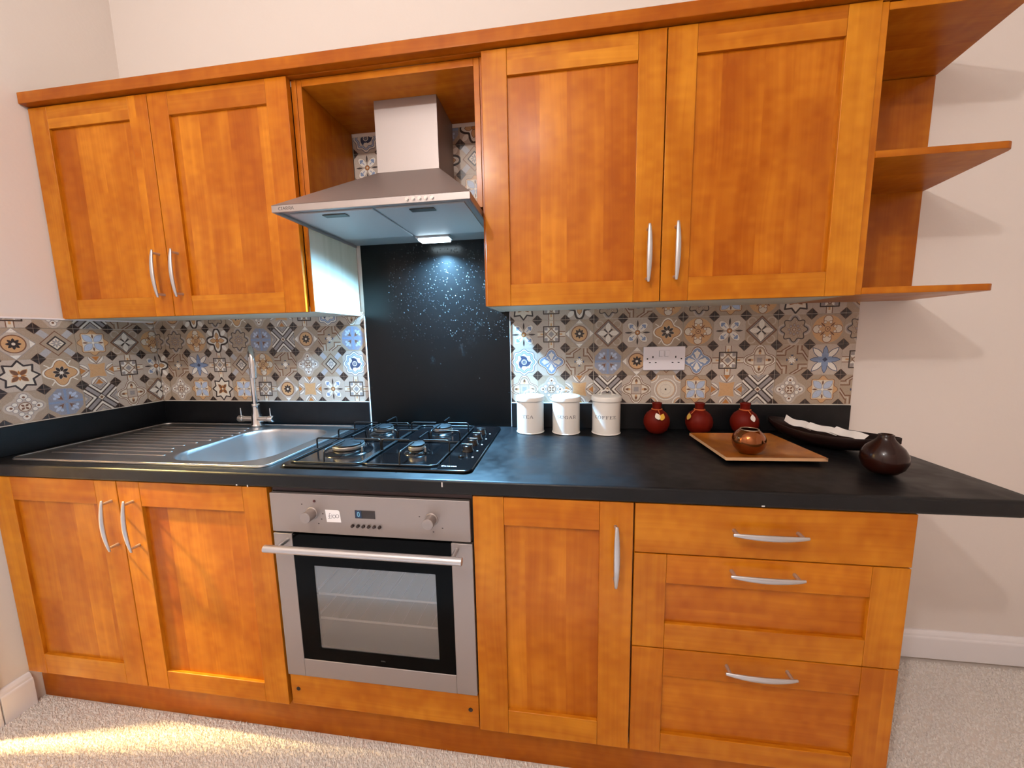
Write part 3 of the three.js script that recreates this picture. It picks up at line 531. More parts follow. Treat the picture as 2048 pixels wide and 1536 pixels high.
// ---------------------------------------------------------------- gas hob
const font = await new FontLoader().loadAsync('fonts/droid/droid_sans_regular.typeface.json');
const fontBold = await new FontLoader().loadAsync('fonts/droid/droid_sans_bold.typeface.json');
function text(str, size, f = font, depth = 0.0002) { const g = new TextGeometry(str, { font: f, size, depth, curveSegments: 4, bevelEnabled: false }); g.computeBoundingBox(); return g; }
{
  const t = thing('gas_hob', 'black four-burner gas hob with wire pan supports', 'hob', [0, 0, 0]);
  const HX0 = 0.0, HX1 = 0.588, HZ0 = 0.042, HZ1 = 0.556, HY = YW + 0.0035;
  part('body', plate(rrect(new THREE.Shape(), HX0, HX1, HZ0, HZ1, 0.022), YW + 0.0003, YW + 0.009, 0.0035, 10, 3), enamel, t);
  const top = YW + 0.009;
  const cap = mk({ color: 0x0c0c0e, roughness: 0.6, specularIntensity: 0.4 }), alu = mk({ color: 0xb9b4ae, metalness: 0.9, roughness: 0.35 });
  for (const [x, z, r] of [[0.135, 0.405, 0.05], [0.145, 0.178, 0.036], [0.372, 0.405, 0.027], [0.378, 0.165, 0.036]]) {
    const b = new THREE.Group(); b.name = 'burner'; b.position.set(x, top, z); t.add(b);
    part('spill_ring', lathe([[r * 1.55, 0], [r * 1.5, 0.003], [r * 1.2, 0.009], [r * 0.8, 0.012], [0, 0.012]], [0, 0, 0], 40), enamel, b);
    part('burner_ring', lathe([[0, 0.011], [r * 0.93, 0.011], [r, 0.013], [r, 0.0225], [r * 0.95, 0.024], [0, 0.024]], [0, 0, 0], 40), alu, b);
    part('burner_cap', lathe([[0, 0.024], [r * 0.97, 0.0243], [r * 0.99, 0.027], [r * 0.93, 0.0305], [r * 0.3, 0.0315], [0, 0.0315]], [0, 0, 0], 40), cap, b);
    part('igniter', cyl(0.0035, 0.0025, 0.016, [r * 1.25, 0.015, r * 0.5], 'y', 10), alu, b);
  }
  const up = YW + 0.05, lo = YW + 0.0125, wr = 0.0028;
  for (const [a0, a1, bs] of [[0.022, 0.2485, [[0.135, 0.405], [0.145, 0.178]]], [0.2545, 0.481, [[0.372, 0.405], [0.378, 0.165]]]]) {
    const z0 = 0.062, z1 = 0.535, L = [wire([[a0, lo, z0 + 0.1], [a0, lo, z0], [a1, lo, z0], [a1, lo, z1], [a0, lo, z1], [a0, lo, z0 + 0.1]], wr, 0.012)];
    for (const [x, z] of bs) {
      for (const dz of [-0.0]) { L.push(wire([[a0, lo, z + dz], [a0, up, z + dz], [x - 0.024, up, z + dz]], wr, 0.01)); L.push(wire([[a1, lo, z + dz], [a1, up, z + dz], [x + 0.024, up, z + dz]], wr, 0.01)); }
      const zf = z > 0.3 ? z1 : 0.292, zk = z > 0.3 ? 0.292 : z0;
      L.push(wire([[x, lo, zf], [x, up, zf - 0.004], [x, up, z + 0.024]], wr, 0.01)); L.push(wire([[x, lo, zk], [x, up, zk + 0.004], [x, up, z - 0.024]], wr, 0.01));
    }
    L.push(wire([[a0, lo, 0.284], [a0, up, 0.284], [a0 + 0.075, up, 0.284]], wr, 0.01), wire([[a1, lo, 0.284], [a1, up, 0.284], [a1 - 0.075, up, 0.284]], wr, 0.01));
    L.push(wire([[a0, lo, 0.292], [(a0 + a1) / 2, lo, 0.292], [a1, lo, 0.292]], wr, 0.01));
    for (const x of [a0, a1]) for (const z of [z0 + 0.02, z1 - 0.02]) L.push(cyl(0.0045, 0.004, lo - top, [x, (lo + top) / 2, z], 'y', 8));
    part('pan_support', merge(L), iron, t);
  }
  for (const z of [0.375, 0.305, 0.235, 0.165]) {
    const k = new THREE.Group(); k.name = 'knob'; k.position.set(0.532, top, z); t.add(k);
    part('dial', lathe([[0.021, 0], [0.021, 0.003], [0.018, 0.006], [0.0165, 0.017], [0.0145, 0.0195], [0, 0.02]], [0, 0, 0], 28), enamel, k); part('grip', box(-0.017, 0.017, 0.0185, 0.0235, -0.0032, 0.0032, 0.001), enamel, k);
  }
  part('ignition_button', lathe([[0.009, 0], [0.009, 0.004], [0.007, 0.0055], [0, 0.006]], [0.528, top, 0.438], 20), enamel, t);
  const mark = mk({ color: 0xd6d6da, roughness: 0.5 });
  for (const z of [0.438, 0.375, 0.305, 0.235, 0.165]) part('marking', box(0.562, 0.567, top, top + 0.0003, z - 0.0025, z + 0.0025, 0), mark, t);
  const g = merge([text('C', 0.0105, fontBold), text('ATA10A', 0.0075, fontBold).translate(0.0095, 0, 0)]); g.rotateX(-Math.PI / 2); g.translate(0.492, top - 0.0001, 0.527); part('logo', g, mark, t);
}

// ---------------------------------------------------------------- oven
{
  const t = thing('oven', 'built-in stainless steel electric oven with bar handle', 'oven', [0, 0, 0]);
  const F = 0.6005, B = 0.583, x0 = 0.0015, x1 = 0.5975;
  const cav = mk({ color: 0x38322f, roughness: 0.55 }), glassB = mk({ color: 0x030303, roughness: 0.14, specularIntensity: 0.12 });
  const body = part('body', merge([box(0.016, 0.583, 0.266, 0.845, 0.05, 0.056, 0), box(0.016, 0.022, 0.266, 0.845, 0.056, 0.58, 0), box(0.577, 0.583, 0.266, 0.845, 0.056, 0.58, 0), box(0.022, 0.577, 0.839, 0.845, 0.056, 0.58, 0), box(0.022, 0.577, 0.266, 0.272, 0.056, 0.58, 0), box(0.022, 0.577, 0.735, 0.74, 0.056, 0.58, 0)]), mk({ color: 0x6a6462, roughness: 0.5 }), t);
  part('back_trim', merge([box(0.0005, 0.1, 0.2635, 0.853, B - 0.002, B + 0.003, 0.001), box(0.505, 0.5985, 0.2635, 0.853, B - 0.002, B + 0.003, 0.001), box(0.1, 0.505, 0.65, 0.853, B - 0.002, B + 0.003, 0), box(0.1, 0.505, 0.2635, 0.35, B - 0.002, B + 0.003, 0)]), mk({ color: 0x17120f, roughness: 0.4, metalness: 0.3 }), t);
  body.name = 'cavity';
  const panel = part('control_panel', box(x0, x1 - 0.004, 0.734, 0.851, B + 0.004, F, 0.002, 'y'), steel, t);
  const door = new THREE.Group(); door.name = 'door'; t.add(door);
  part('frame', merge([box(x0, 0.0605, 0.266, 0.7285, B + 0.004, F, 0.0018), box(0.5375, x1, 0.266, 0.7285, B + 0.004, F, 0.0018), box(0.0605, 0.5375, 0.266, 0.325, B + 0.004, F, 0.0018)]), steel, door);
  const gx = [0.0612, 0.12, 0.489, 0.5368], gy = [0.3257, 0.366, 0.633, 0.7285];
  part('glass_border', merge([box(gx[0], gx[3], gy[2], gy[3], B + 0.006, F - 0.001, 0), box(gx[0], gx[3], gy[0], gy[1], B + 0.006, F - 0.001, 0), box(gx[0], gx[1], gy[1], gy[2], B + 0.006, F - 0.001, 0), box(gx[2], gx[3], gy[1], gy[2], B + 0.006, F - 0.001, 0)]), glassB, door);
  const pane = new THREE.PlaneGeometry(gx[2] - gx[1], gy[2] - gy[1]); pane.translate((gx[1] + gx[2]) / 2, (gy[1] + gy[2]) / 2, F - 0.003);
  part('window', pane, mk({ color: 0xd2cecb, roughness: 0.12, transmission: 0.88, thickness: 0, ior: 2.2 }), door);
  part('handle', merge([cyl(0.0105, 0.0105, 0.566, [0.2985, 0.71, F + 0.05], 'x', 20), cyl(0.006, 0.006, 0.05, [0.047, 0.71, F + 0.024], 'z', 14), cyl(0.006, 0.006, 0.05, [0.553, 0.71, F + 0.024], 'z', 14)]), nickel, door);
  const rackM = mk({ color: 0xa8a4a0, metalness: 0.3, roughness: 0.4 });
  for (const y of [0.53, 0.45]) { const L = [wire([[0.08, y, 0.579], [0.505, y, 0.579], [0.505, y, 0.2], [0.1, y, 0.2], [0.1, y, 0.579]], 0.003, 0.01)]; for (let i = 1; i < 9; i++) L.push(cyl(0.0008, 0.0008, 0.37, [0.1 + i * 0.045, y, 0.387], 'z', 6)); part('rack', merge(L), rackM, t); }
  for (const x of [0.132, 0.486]) { const k = new THREE.Group(); k.name = 'knob'; k.position.set(x, 0.795, F); t.add(k); part('bezel', lathe([[0.0185, 0], [0.0185, 0.002], [0.0165, 0.004], [0, 0.004]], [0, 0, 0], 28).rotateX(Math.PI / 2), steel, k); part('dial', lathe([[0.0155, 0.004], [0.0155, 0.029], [0.0145, 0.031], [0, 0.0315]], [0, 0, 0], 28).rotateX(Math.PI / 2), steel, k); }
  const dk = mk({ color: 0x2a1a16, roughness: 0.5 });
  part('indicator', cyl(0.0036, 0.0036, 0.002, [0.142, 0.832, F + 0.0006], 'z', 14), mk({ color: 0x4a0d0a, roughness: 0.3 }), t);
  for (const [cx, pts] of [[0.132, [[-0.03, 0.026], [0.028, -0.016], [0.018, -0.03], [0.033, 0.0]]], [0.486, [[-0.034, 0.006], [0.03, -0.024], [0.004, -0.036]]]]) for (const [dx, dy] of pts) part('marking', box(cx + dx - 0.002, cx + dx + 0.002, 0.795 + dy - 0.0012, 0.795 + dy + 0.0012, F, F + 0.0003, 0), dk, t);
  const dispEm = canvas(256, 96, (c, w, h) => { c.fillStyle = '#000'; c.fillRect(0, 0, w, h); c.fillStyle = '#06386a'; c.fillRect(8, 8, 72, 80); c.strokeStyle = '#9fe6ff'; c.lineWidth = 11; c.beginPath(); c.ellipse(44, 48, 13, 26, 0, 0, 7); c.stroke(); });
  const dispC = canvas(256, 96, (c, w, h) => { c.fillStyle = '#2a201f'; c.fillRect(0, 0, w, h); c.fillStyle = '#0a1420'; c.fillRect(0, 0, 92, h); });
  const dm = mk({ map: dispC, emissive: 0xffffff, emissiveMap: dispEm, emissiveIntensity: 1.0, roughness: 0.15 });
  const dg = new THREE.BoxGeometry(0.0595, 0.0235, 0.001); dg.translate(0.2935, 0.799, F + 0.0004); part('display', dg, dm, t);
  for (let i = 0; i < 6; i++) part('button', cyl(0.0046, 0.0042, 0.006, [0.2545 + i * 0.0161, 0.7645, F + 0.0028], 'z', 14), dk, t);
  part('vent_strip', box(gx[0], gx[3], 0.7288, 0.7335, B + 0.004, B + 0.01, 0), glassB, t);
  part('maker_mark', text('CATA', 0.004, font).translate(0.31, 0.342, F - 0.0011), mk({ color: 0x6a6866, roughness: 0.5 }), door);
}
{
  const t = thing('price_sticker', 'white paper sticker with handwritten price on the oven panel', 'sticker', [0.1965, 0.7895, 0.6008]);
  const tx = canvas(256, 216, (c, w, h) => { c.fillStyle = '#f2ecec'; c.fillRect(0, 0, w, h); c.strokeStyle = '#26262c'; c.lineWidth = 6; c.lineCap = 'round'; c.lineJoin = 'round';
    c.beginPath(); c.moveTo(84, 66); c.bezierCurveTo(66, 50, 62, 84, 66, 112); c.bezierCurveTo(70, 140, 58, 152, 48, 146); c.moveTo(46, 110); c.lineTo(86, 104); c.moveTo(50, 150); c.quadraticCurveTo(72, 138, 94, 146); c.stroke();
    c.beginPath(); c.moveTo(108, 80); c.lineTo(106, 142); c.stroke(); c.beginPath(); c.ellipse(144, 112, 22, 28, 0.2, 0, 7); c.stroke(); c.beginPath(); c.ellipse(198, 104, 25, 30, 0.25, 0, 7); c.stroke(); });
  const s = new THREE.Shape(); s.moveTo(-0.0205, -0.018); s.lineTo(0.0235, -0.0175); s.lineTo(0.0205, 0.013); s.quadraticCurveTo(0.019, 0.0185, 0.014, 0.0185); s.lineTo(-0.0235, 0.0185); s.closePath();
  const g = new THREE.ExtrudeGeometry(s, { depth: 0.0003, bevelEnabled: false }); const p = g.attributes.position, uv = g.attributes.uv; for (let i = 0; i < p.count; i++) uv.setXY(i, p.getX(i) / 0.047 + 0.5, p.getY(i) / 0.037 + 0.5);
  part('paper', g, mk({ map: tx, roughness: 0.8 }), t);
}

// ---------------------------------------------------------------- cooker hood
{
  const t = thing('cooker_hood', 'stainless steel chimney cooker hood with its lamp switched on', 'cooker hood', [0, 0, 0]);
  const X0 = -0.0155, X1 = 0.5885, ZH = 0.465, Y0 = 1.661, Y1 = 1.681, c0 = 0.192, c1 = 0.417, cz = 0.195, cy = 1.866;
  part('front_lip', box(X0, X1, Y0, Y1, ZH - 0.006, ZH, 0.0012), steel, t);
  part('side_lip', box(X0, X0 + 0.006, Y0, Y1, 0.012, ZH - 0.0062, 0.0008), steel, t);
  part('side_lip', box(X1 - 0.006, X1, Y0, Y1, 0.012, ZH - 0.0062, 0.0008), steel, t);
  // pyramid canopy: four faces, thin shell
  const V = [[X0, Y1, ZH], [X1, Y1, ZH], [X1, Y1, 0.012], [X0, Y1, 0.012], [c0, cy, cz], [c1, cy, cz], [c1, cy, 0.012], [c0, cy, 0.012]];
  const pos = [], quad = (a, b, c, d) => { for (const k of [a, b, c, a, c, d]) pos.push(...V[k]); };
  quad(0, 1, 5, 4); quad(1, 2, 6, 5); quad(3, 0, 4, 7);
  const g = new THREE.BufferGeometry(); g.setAttribute('position', new THREE.Float32BufferAttribute(pos, 3)); g.computeVertexNormals(); uvBox(g, 'x');
  const sd = steel.clone(); sd.side = THREE.DoubleSide; part('canopy', g, sd, t);
  part('chimney', merge([box(c0, c1, cy - 0.001, 2.0995, cz - 0.0015, cz, 0.0004), box(c0, c0 + 0.0015, cy - 0.001, 2.0995, 0.012, cz - 0.0016, 0), box(c1 - 0.0015, c1, cy - 0.001, 2.0995, 0.012, cz - 0.0016, 0)]), steel, t);
  // underside
  const under = mk({ color: 0xa9a9ab, metalness: 0.75, roughness: 0.5 }), mesh = mk({ color: 0xb4b4b6, metalness: 0.6, roughness: 0.6 });
  part('base_plate', box(X0 + 0.0065, X1 - 0.0065, Y0 + 0.009, Y0 + 0.011, 0.012, ZH - 0.0065, 0), under, t);
  for (const [a, b] of [[0.012, 0.282], [0.292, 0.562]]) {
    const f = part('grease_filter', box(a, b, Y0 + 0.004, Y0 + 0.0088, 0.125, 0.425, 0.001), mesh, t);
    part('filter_handle', box((a + b) / 2 - 0.038, (a + b) / 2 + 0.038, Y0 + 0.0005, Y0 + 0.0038, 0.385, 0.41, 0.001), mk({ color: 0x4a4a48, metalness: 0.6, roughness: 0.4 }), f);
  }
  const em = mk({ color: 0xffffff, emissive: 0xffffff, emissiveIntensity: 40, roughness: 0.4 }); em.emissive.setRGB(0.72, 0.9, 1.0);
  const lx = HOOD.at[0], lz = HOOD.at[2];
  part('lamp_housing', box(lx - 0.066, lx + 0.066, Y0 - 0.002, Y0 + 0.0088, lz - 0.03, lz + 0.03, 0.002), under, t);
  const lens = part('lamp_lens', box(lx - 0.058, lx + 0.058, Y0 - 0.0095, Y0 - 0.0022, lz - 0.024, lz + 0.024, 0.003), em, t); lens.userData.label = 'glowing blue-white lamp lens';
  const ink = mk({ color: 0x2a2523, roughness: 0.6 });
  part('logo', text('CIARRA', 0.0088, font).scale(1.25, 1, 1).translate(X0 + 0.022, Y0 + 0.0055, ZH - 0.00005), ink, t);
  for (let i = 0; i < 5; i++) part('button', merge([cyl(0.0042, 0.0042, 0.005, [0.407 + i * 0.0185, Y0 + 0.0103, ZH + 0.0022], 'z', 16), cyl(0.0058, 0.0058, 0.0012, [0.407 + i * 0.0185, Y0 + 0.0103, ZH + 0.0003], 'z', 16)]), chrome, t);
}

// ---------------------------------------------------------------- canisters
{
  const R = 0.0535, Hc = 0.128;
  for (const [word, x, z, turn] of [['TEA', 0.712, 0.081, -0.1], ['SUGAR', 0.8515, 0.0815, 0.04], ['COFFEE', 1.004, 0.08, -0.18]]) {
    const t = thing('canister', `white enamel lidded canister printed ${word}`, 'canister', [x, YW + 0.0003, z], 'kitchen storage canisters');
    const tx = canvas(1024, 512, (c, w, h) => { c.fillStyle = '#eee6dc'; c.fillRect(0, 0, w, h); c.fillStyle = '#4a4444'; c.font = '66px serif'; c.textAlign = 'center'; c.textBaseline = 'middle'; if ('letterSpacing' in c) c.letterSpacing = '4px'; c.fillText(word, 512, 236); });
    const en = mk({ map: tx, roughness: 0.32, clearcoat: 0.3, clearcoatRoughness: 0.2 }), pl = mk({ color: 0xeee6dc, roughness: 0.32, clearcoat: 0.3, clearcoatRoughness: 0.2 });
    const b = new THREE.CylinderGeometry(R - 0.001, R - 0.001, Hc - 0.004, 64, 1, true); b.rotateY(Math.PI); b.translate(0, Hc / 2, 0);
    const body = part('body', b, en, t); body.rotation.y = turn;
    part('base_rim', lathe([[0, 0.0005], [R + 0.0004, 0.0005], [R + 0.0015, 0.002], [R + 0.0004, 0.0042], [R - 0.001, 0.005]], [0, 0, 0], 64), pl, t);
    const lid = part('lid', lathe([[R - 0.0005, Hc - 0.002], [R + 0.0022, Hc - 0.002], [R + 0.003, Hc], [R + 0.0026, Hc + 0.013], [R + 0.0008, Hc + 0.0165], [R - 0.008, Hc + 0.0185], [0.02, Hc + 0.021], [0, Hc + 0.0215]], [0, 0, 0], 64), pl, t);
    const hp = []; for (let i = 0; i <= 14; i++) { const a = i / 14 * Math.PI; hp.push([-0.021 * Math.cos(a), Hc + 0.021 + 0.017 * Math.pow(Math.sin(a), 0.75), 0]); } hp.unshift([-0.031, Hc + 0.0205, 0]); hp.push([0.031, Hc + 0.0205, 0]);
    const hg = tube(hp, 0.0024, 60, 8); hg.scale(1, 1, 2.2); part('lid_handle', hg, pl, lid);
  }
}
// ---------------------------------------------------------------- socket
{
  const t = thing('double_socket', 'white plastic double wall socket on the tiles', 'socket', [1.2265, 1.189, 0.009]);
  const pl = mk({ color: 0xf0eaf0, roughness: 0.35 }), hole = mk({ color: 0x0a0a0a, roughness: 0.8 });
  part('plate', box(-0.077, 0.077, -0.046, 0.046, 0, 0.0085, 0.003), pl, t);
  for (const s of [-1, 1]) {
    part('switch', box(s * 0.0105 - 0.0085, s * 0.0105 + 0.0085, 0.008, 0.032, 0.0083, 0.0112, 0.0012), pl, t);
    part('switch_gap', box(s * 0.0105 - 0.0092, s * 0.0105 - 0.0086, 0.008, 0.03, 0.0084, 0.0089, 0), hole, t); part('switch_gap', box(s * 0.0105 - 0.0092, s * 0.0105 + 0.004, 0.0072, 0.0078, 0.0084, 0.0089, 0), hole, t);
    part('pin_hole', box(s * 0.042 - 0.002, s * 0.042 + 0.002, 0.002, 0.01, 0.0081, 0.0088, 0), hole, t);
    for (const d of [-0.011, 0.011]) part('pin_hole', box(s * 0.042 + d - 0.0034, s * 0.042 + d + 0.0034, -0.0175, -0.0137, 0.0081, 0.0088, 0), hole, t);
    part('screw', cyl(0.003, 0.003, 0.0008, [s * 0.0625, -0.001, 0.0086], 'z', 14), hole, t);
  }
}
// ---------------------------------------------------------------- bottles
{
  const redM = mk({ color: 0x631307, roughness: 0.5, specularIntensity: 0.25 }), rib = mk({ color: 0xc4622c, roughness: 0.6 });
  const prof = [[0, 0.0005], [0.016, 0.0005], [0.026, 0.004], [0.038, 0.015], [0.0455, 0.034], [0.047, 0.048], [0.0445, 0.062], [0.036, 0.078], [0.024, 0.088], [0.0165, 0.0925], [0.0155, 0.098], [0.0165, 0.112], [0.0185, 0.1165], [0.0168, 0.1185], [0.013, 0.1185], [0.0125, 0.1], [0, 0.09]];
  const leaf = (c) => mk({ color: c, roughness: 0.45, side: THREE.DoubleSide });
  function leafGeo(len, w, bend) { const g = new THREE.PlaneGeometry(w, len, 4, 6); const p = g.attributes.position; for (let i = 0; i < p.count; i++) { const v = (p.getY(i) / len + 0.5), k = Math.sin(Math.PI * Math.min(1, 0.08 + 0.92 * v)) ; p.setX(i, p.getX(i) * k); p.setZ(i, bend * (v - 0.5) * (v - 0.5) + 0.3 * Math.abs(p.getX(i))); } const b = g.clone(); b.translate(0, 0, -0.0006); return merge([g, b]); }
  const dat = [[1.1905, 0.077, 0, 'round red-brown bottle with white and yellow leaf tags beside the canisters'], [1.3425, 0.077, -1.15, 'round red-brown bottle with a gold tag hanging at its shoulder'], [1.5005, 0.075, 0.1, 'round red-brown bottle with one white leaf tag behind the glass ball']];
  dat.forEach(([x, z, turn, label], i) => {
    const t = thing('bottle', label, 'bottle', [x, YW + 0.0003, z], 'red-brown bottles along the upstand'); t.rotation.y = turn;
    part('body', lathe(prof, [0, 0, 0], 48), redM, t);
    part('ribbon', new THREE.TorusGeometry(0.0178, 0.0022, 8, 32).rotateX(Math.PI / 2).translate(0, 0.0935, 0), rib, t);
    part('ribbon_tail', tube([[0.0, 0.0935, 0.0195], [0.001, 0.088, 0.0275], [0.002, 0.08, 0.0385]], 0.0015, 16, 6), rib, t);
    const tags = i === 0 ? [[-0.008, 0.074, 0.0445, 0.4, 0xe9dccb], [0.008, 0.072, 0.0455, -0.35, 0xd8a52a]] : i === 1 ? [[0.002, 0.07, 0.0455, 0.1, 0xc9a04a]] : [[0.001, 0.071, 0.0455, 0.05, 0xe6ddd6]];
    for (const [a, b, c, r, col] of tags) { const l = part('leaf_tag', leafGeo(0.026, i === 2 ? 0.017 : 0.019, 0.02), leaf(col), t); l.position.set(a, b, c); l.rotation.set(-0.35, 0, r); }
  });
}
// ---------------------------------------------------------------- plate, glass ball, dish, papers, pot
const plateTex = canvas(512, 512, (c, w) => { c.fillStyle = '#a4601c'; c.fillRect(0, 0, w, w); let q = 777; const r = () => { q = (q * 1664525 + 1013904223) >>> 0; return q / 4294967296; }; for (let i = 0; i < 260; i++) { const x = r() * w, y = r() * w, s = 6 + r() * 38; c.fillStyle = r() > 0.45 ? `rgba(120,52,12,${0.05 + r() * 0.12})` : `rgba(206,140,52,${0.05 + r() * 0.12})`; c.beginPath(); c.ellipse(x, y, s * 1.4, s * 0.7, r() * 3, 0, 7); c.fill(); } });
const PY = YW + 0.0003;
{
  const t = thing('square_plate', 'square caramel glazed plate holding the glass ball', 'plate', [1.432, PY, 0.272]); t.rotation.y = 0.05;
  const n = 16, h = 0.136, pos = [], idx = [], uv = [];
  const hgt = (a, b) => { const m = Math.max(Math.abs(a), Math.abs(b)); return 0.0055 + 0.011 * Math.pow(Math.max(0, (m - 0.45) / 0.55), 1.8); };
  for (const top of [1, 0]) for (let j = 0; j <= n; j++) for (let i = 0; i <= n; i++) { const a = i / n * 2 - 1, b = j / n * 2 - 1, k = top ? 1 : 0.985; pos.push(a * h * k, top ? hgt(a, b) + 0.0035 : Math.max(0.0, hgt(a, b) - 0.0055), b * h * k); uv.push(i / n, j / n); }
  const N = (n + 1) * (n + 1); for (let j = 0; j < n; j++) for (let i = 0; i < n; i++) { const a = j * (n + 1) + i, b = a + 1, c = a + n + 1, d = c + 1; idx.push(a, c, b, b, c, d, N + a, N + b, N + c, N + b, N + d, N + c); }
  const g = new THREE.BufferGeometry(); g.setAttribute('position', new THREE.Float32BufferAttribute(pos, 3)); g.setAttribute('uv', new THREE.Float32BufferAttribute(uv, 2)); g.setIndex(idx); g.computeVertexNormals();
  part('dish', g, mk({ map: plateTex, roughness: 0.3, clearcoat: 0.4, clearcoatRoughness: 0.15 }), t);
  // pale edge band
  const e = [], ei = [], loop = []; for (let i = 0; i < n; i++) loop.push([i / n * 2 - 1, -1]); for (let i = 0; i < n; i++) loop.push([1, i / n * 2 - 1]); for (let i = 0; i < n; i++) loop.push([1 - i / n * 2, 1]); for (let i = 0; i < n; i++) loop.push([-1, 1 - i / n * 2]); loop.push([-1, -1]);
  loop.forEach(([a, b]) => { const y = hgt(a, b); e.push(a * h, y + 0.0036, b * h, a * h * 1.001, y - 0.0055, b * h * 1.001); });
  for (let i = 0; i < loop.length - 1; i++) { const p = i * 2; ei.push(p, p + 1, p + 2, p + 1, p + 3, p + 2); }
  const eg = new THREE.BufferGeometry(); eg.setAttribute('position', new THREE.Float32BufferAttribute(e, 3)); eg.setIndex(ei); eg.computeVertexNormals(); uvBox(eg); part('rim_edge', eg, mk({ color: 0xd7a87c, roughness: 0.4, side: THREE.DoubleSide }), t);
}
{
  const t = thing('candle_holder', 'bronze mirrored glass ball candle holder on the square plate', 'candle holder', [1.398, PY + 0.0092, 0.333]);
  const pr = []; const R = 0.0455; for (let i = 0; i <= 22; i++) { const a = -Math.PI / 2 + 0.42 + i / 22 * (Math.PI - 0.42 - 0.6); pr.push([R * Math.cos(a), R * 0.93 + R * 0.93 * Math.sin(a)]); } const y0 = pr[0][1]; const out = [[0, 0], ...pr.map(([r, y]) => [r, y - y0])]; const last = out[out.length - 1]; const inn = out.slice(2).map(([r, y]) => [Math.max(0, r - 0.0025), y + 0.0012]).reverse();
  part('bowl', lathe([...out, [last[0] - 0.001, last[1] + 0.0012], ...inn, [0, 0.006]], [0, 0, 0], 56), mk({ color: 0x8a4a16, metalness: 0.85, roughness: 0.13, clearcoat: 0.6, clearcoatRoughness: 0.04 }), t);
  part('rim', new THREE.TorusGeometry(last[0] - 0.001, 0.0016, 8, 48).rotateX(Math.PI / 2).translate(0, last[1] + 0.0006, 0), mk({ color: 0xc9b49a, metalness: 0.9, roughness: 0.12 }), t);
}
const dishAxis = new THREE.Vector2(0.2, 0.29).normalize();
{
  const t = thing('boat_dish', 'long dark brown pointed wooden dish holding papers', 'dish', [1.69, PY, 0.205]); t.rotation.y = -Math.atan2(dishAxis.y, dishAxis.x);
  const nu = 36, nv = 14, L = 0.178, Wd = 0.078, pos = [], idx = [];
  for (const inner of [0, 1]) for (let i = 0; i <= nu; i++) for (let j = 0; j <= nv; j++) {
    const u = i / nu * 2 - 1, v = j / nv * 2 - 1, k = Math.pow(Math.max(0, 1 - u * u), 0.62), rim = 0.05 + 0.018 * u * u, bot = 0.001 + 0.05 * Math.pow(Math.abs(u), 2.6);
    const w = Wd * k * (inner ? 0.95 : 1), q = Math.sin(v * Math.PI / 2); pos.push(u * L * (inner ? 0.985 : 1), (inner ? 0.005 : 0) + bot + (rim - bot - (inner ? 0.005 : 0)) * Math.pow(Math.abs(v), 2.1), w * q);
  }
  const N = (nu + 1) * (nv + 1), id = (s, i, j) => s * N + i * (nv + 1) + j;
  for (let i = 0; i < nu; i++) { for (let j = 0; j < nv; j++) { idx.push(id(0, i, j), id(0, i + 1, j), id(0, i, j + 1), id(0, i + 1, j), id(0, i + 1, j + 1), id(0, i, j + 1)); idx.push(id(1, i, j), id(1, i, j + 1), id(1, i + 1, j), id(1, i + 1, j), id(1, i, j + 1), id(1, i + 1, j + 1)); }
    idx.push(id(0, i, 0), id(1, i, 0), id(0, i + 1, 0), id(0, i + 1, 0), id(1, i, 0), id(1, i + 1, 0), id(0, i, nv), id(0, i + 1, nv), id(1, i, nv), id(0, i + 1, nv), id(1, i + 1, nv), id(1, i, nv)); }
  const g = new THREE.BufferGeometry(); g.setAttribute('position', new THREE.Float32BufferAttribute(pos, 3)); g.setIndex(idx); g.computeVertexNormals(); uvBox(g, 'x');
  part('body', g, mk({ color: 0x1c0b07, roughness: 0.45, specularIntensity: 0.5, side: THREE.DoubleSide }), t);
}
{
  const paper = mk({ color: 0xe9e2dc, roughness: 0.85, side: THREE.DoubleSide });
  const dat = [['folded white paper slip standing up at the tapered end of the dish', -0.075, 0.062, 0.012, 0.075, 0.034, 0.16, 0.3, -0.12], ['creased white receipt lying across the middle of the dish', 0.0, 0.06, 0.022, 0.085, 0.03, 0.02, -0.05, -0.05], ['flat white card resting near the dish end by the brown pot', 0.07, 0.061, 0.03, 0.085, 0.032, 0.03, -0.2, -0.02]];
  const c = Math.cos(Math.atan2(dishAxis.y, dishAxis.x)), s = Math.sin(Math.atan2(dishAxis.y, dishAxis.x));
  for (const [label, a, y, b, len, w, bend, yaw, roll] of dat) {
    const t = thing('paper_slip', label, 'paper', [1.69 + a * c - b * s, PY + y, 0.205 + a * s + b * c], 'papers in the boat dish');
    const g = new THREE.BoxGeometry(len, 0.0006, w, 10, 1, 4), p = g.attributes.position; for (let i = 0; i < p.count; i++) { const u = p.getX(i) / len; p.setY(i, p.getY(i) + bend * 0.3 * (u < 0 ? u * u : -u * u * 0.4) + 0.002 * Math.sin(u * 9)); } g.computeVertexNormals();
    part('sheet', g, paper, t); t.rotation.set(0.5, -Math.atan2(dishAxis.y, dishAxis.x) + yaw, roll, 'YXZ');
  }
}
{
  const t = thing('gourd_pot', 'shiny dark brown gourd-shaped pot beside the boat dish', 'pot', [1.672, PY, 0.452]);
  part('body', lathe([[0, 0.0005], [0.018, 0.0005], [0.03, 0.005], [0.042, 0.018], [0.0485, 0.036], [0.047, 0.054], [0.0385, 0.07], [0.027, 0.082], [0.019, 0.091], [0.0155, 0.099], [0.016, 0.104], [0.0125, 0.1055], [0.011, 0.1], [0, 0.095]], [0, 0, 0], 52), mk({ color: 0x240c06, roughness: 0.25, specularIntensity: 0.5, clearcoat: 0.2, clearcoatRoughness: 0.08 }), t);
  t.rotation.z = 0.0;
}
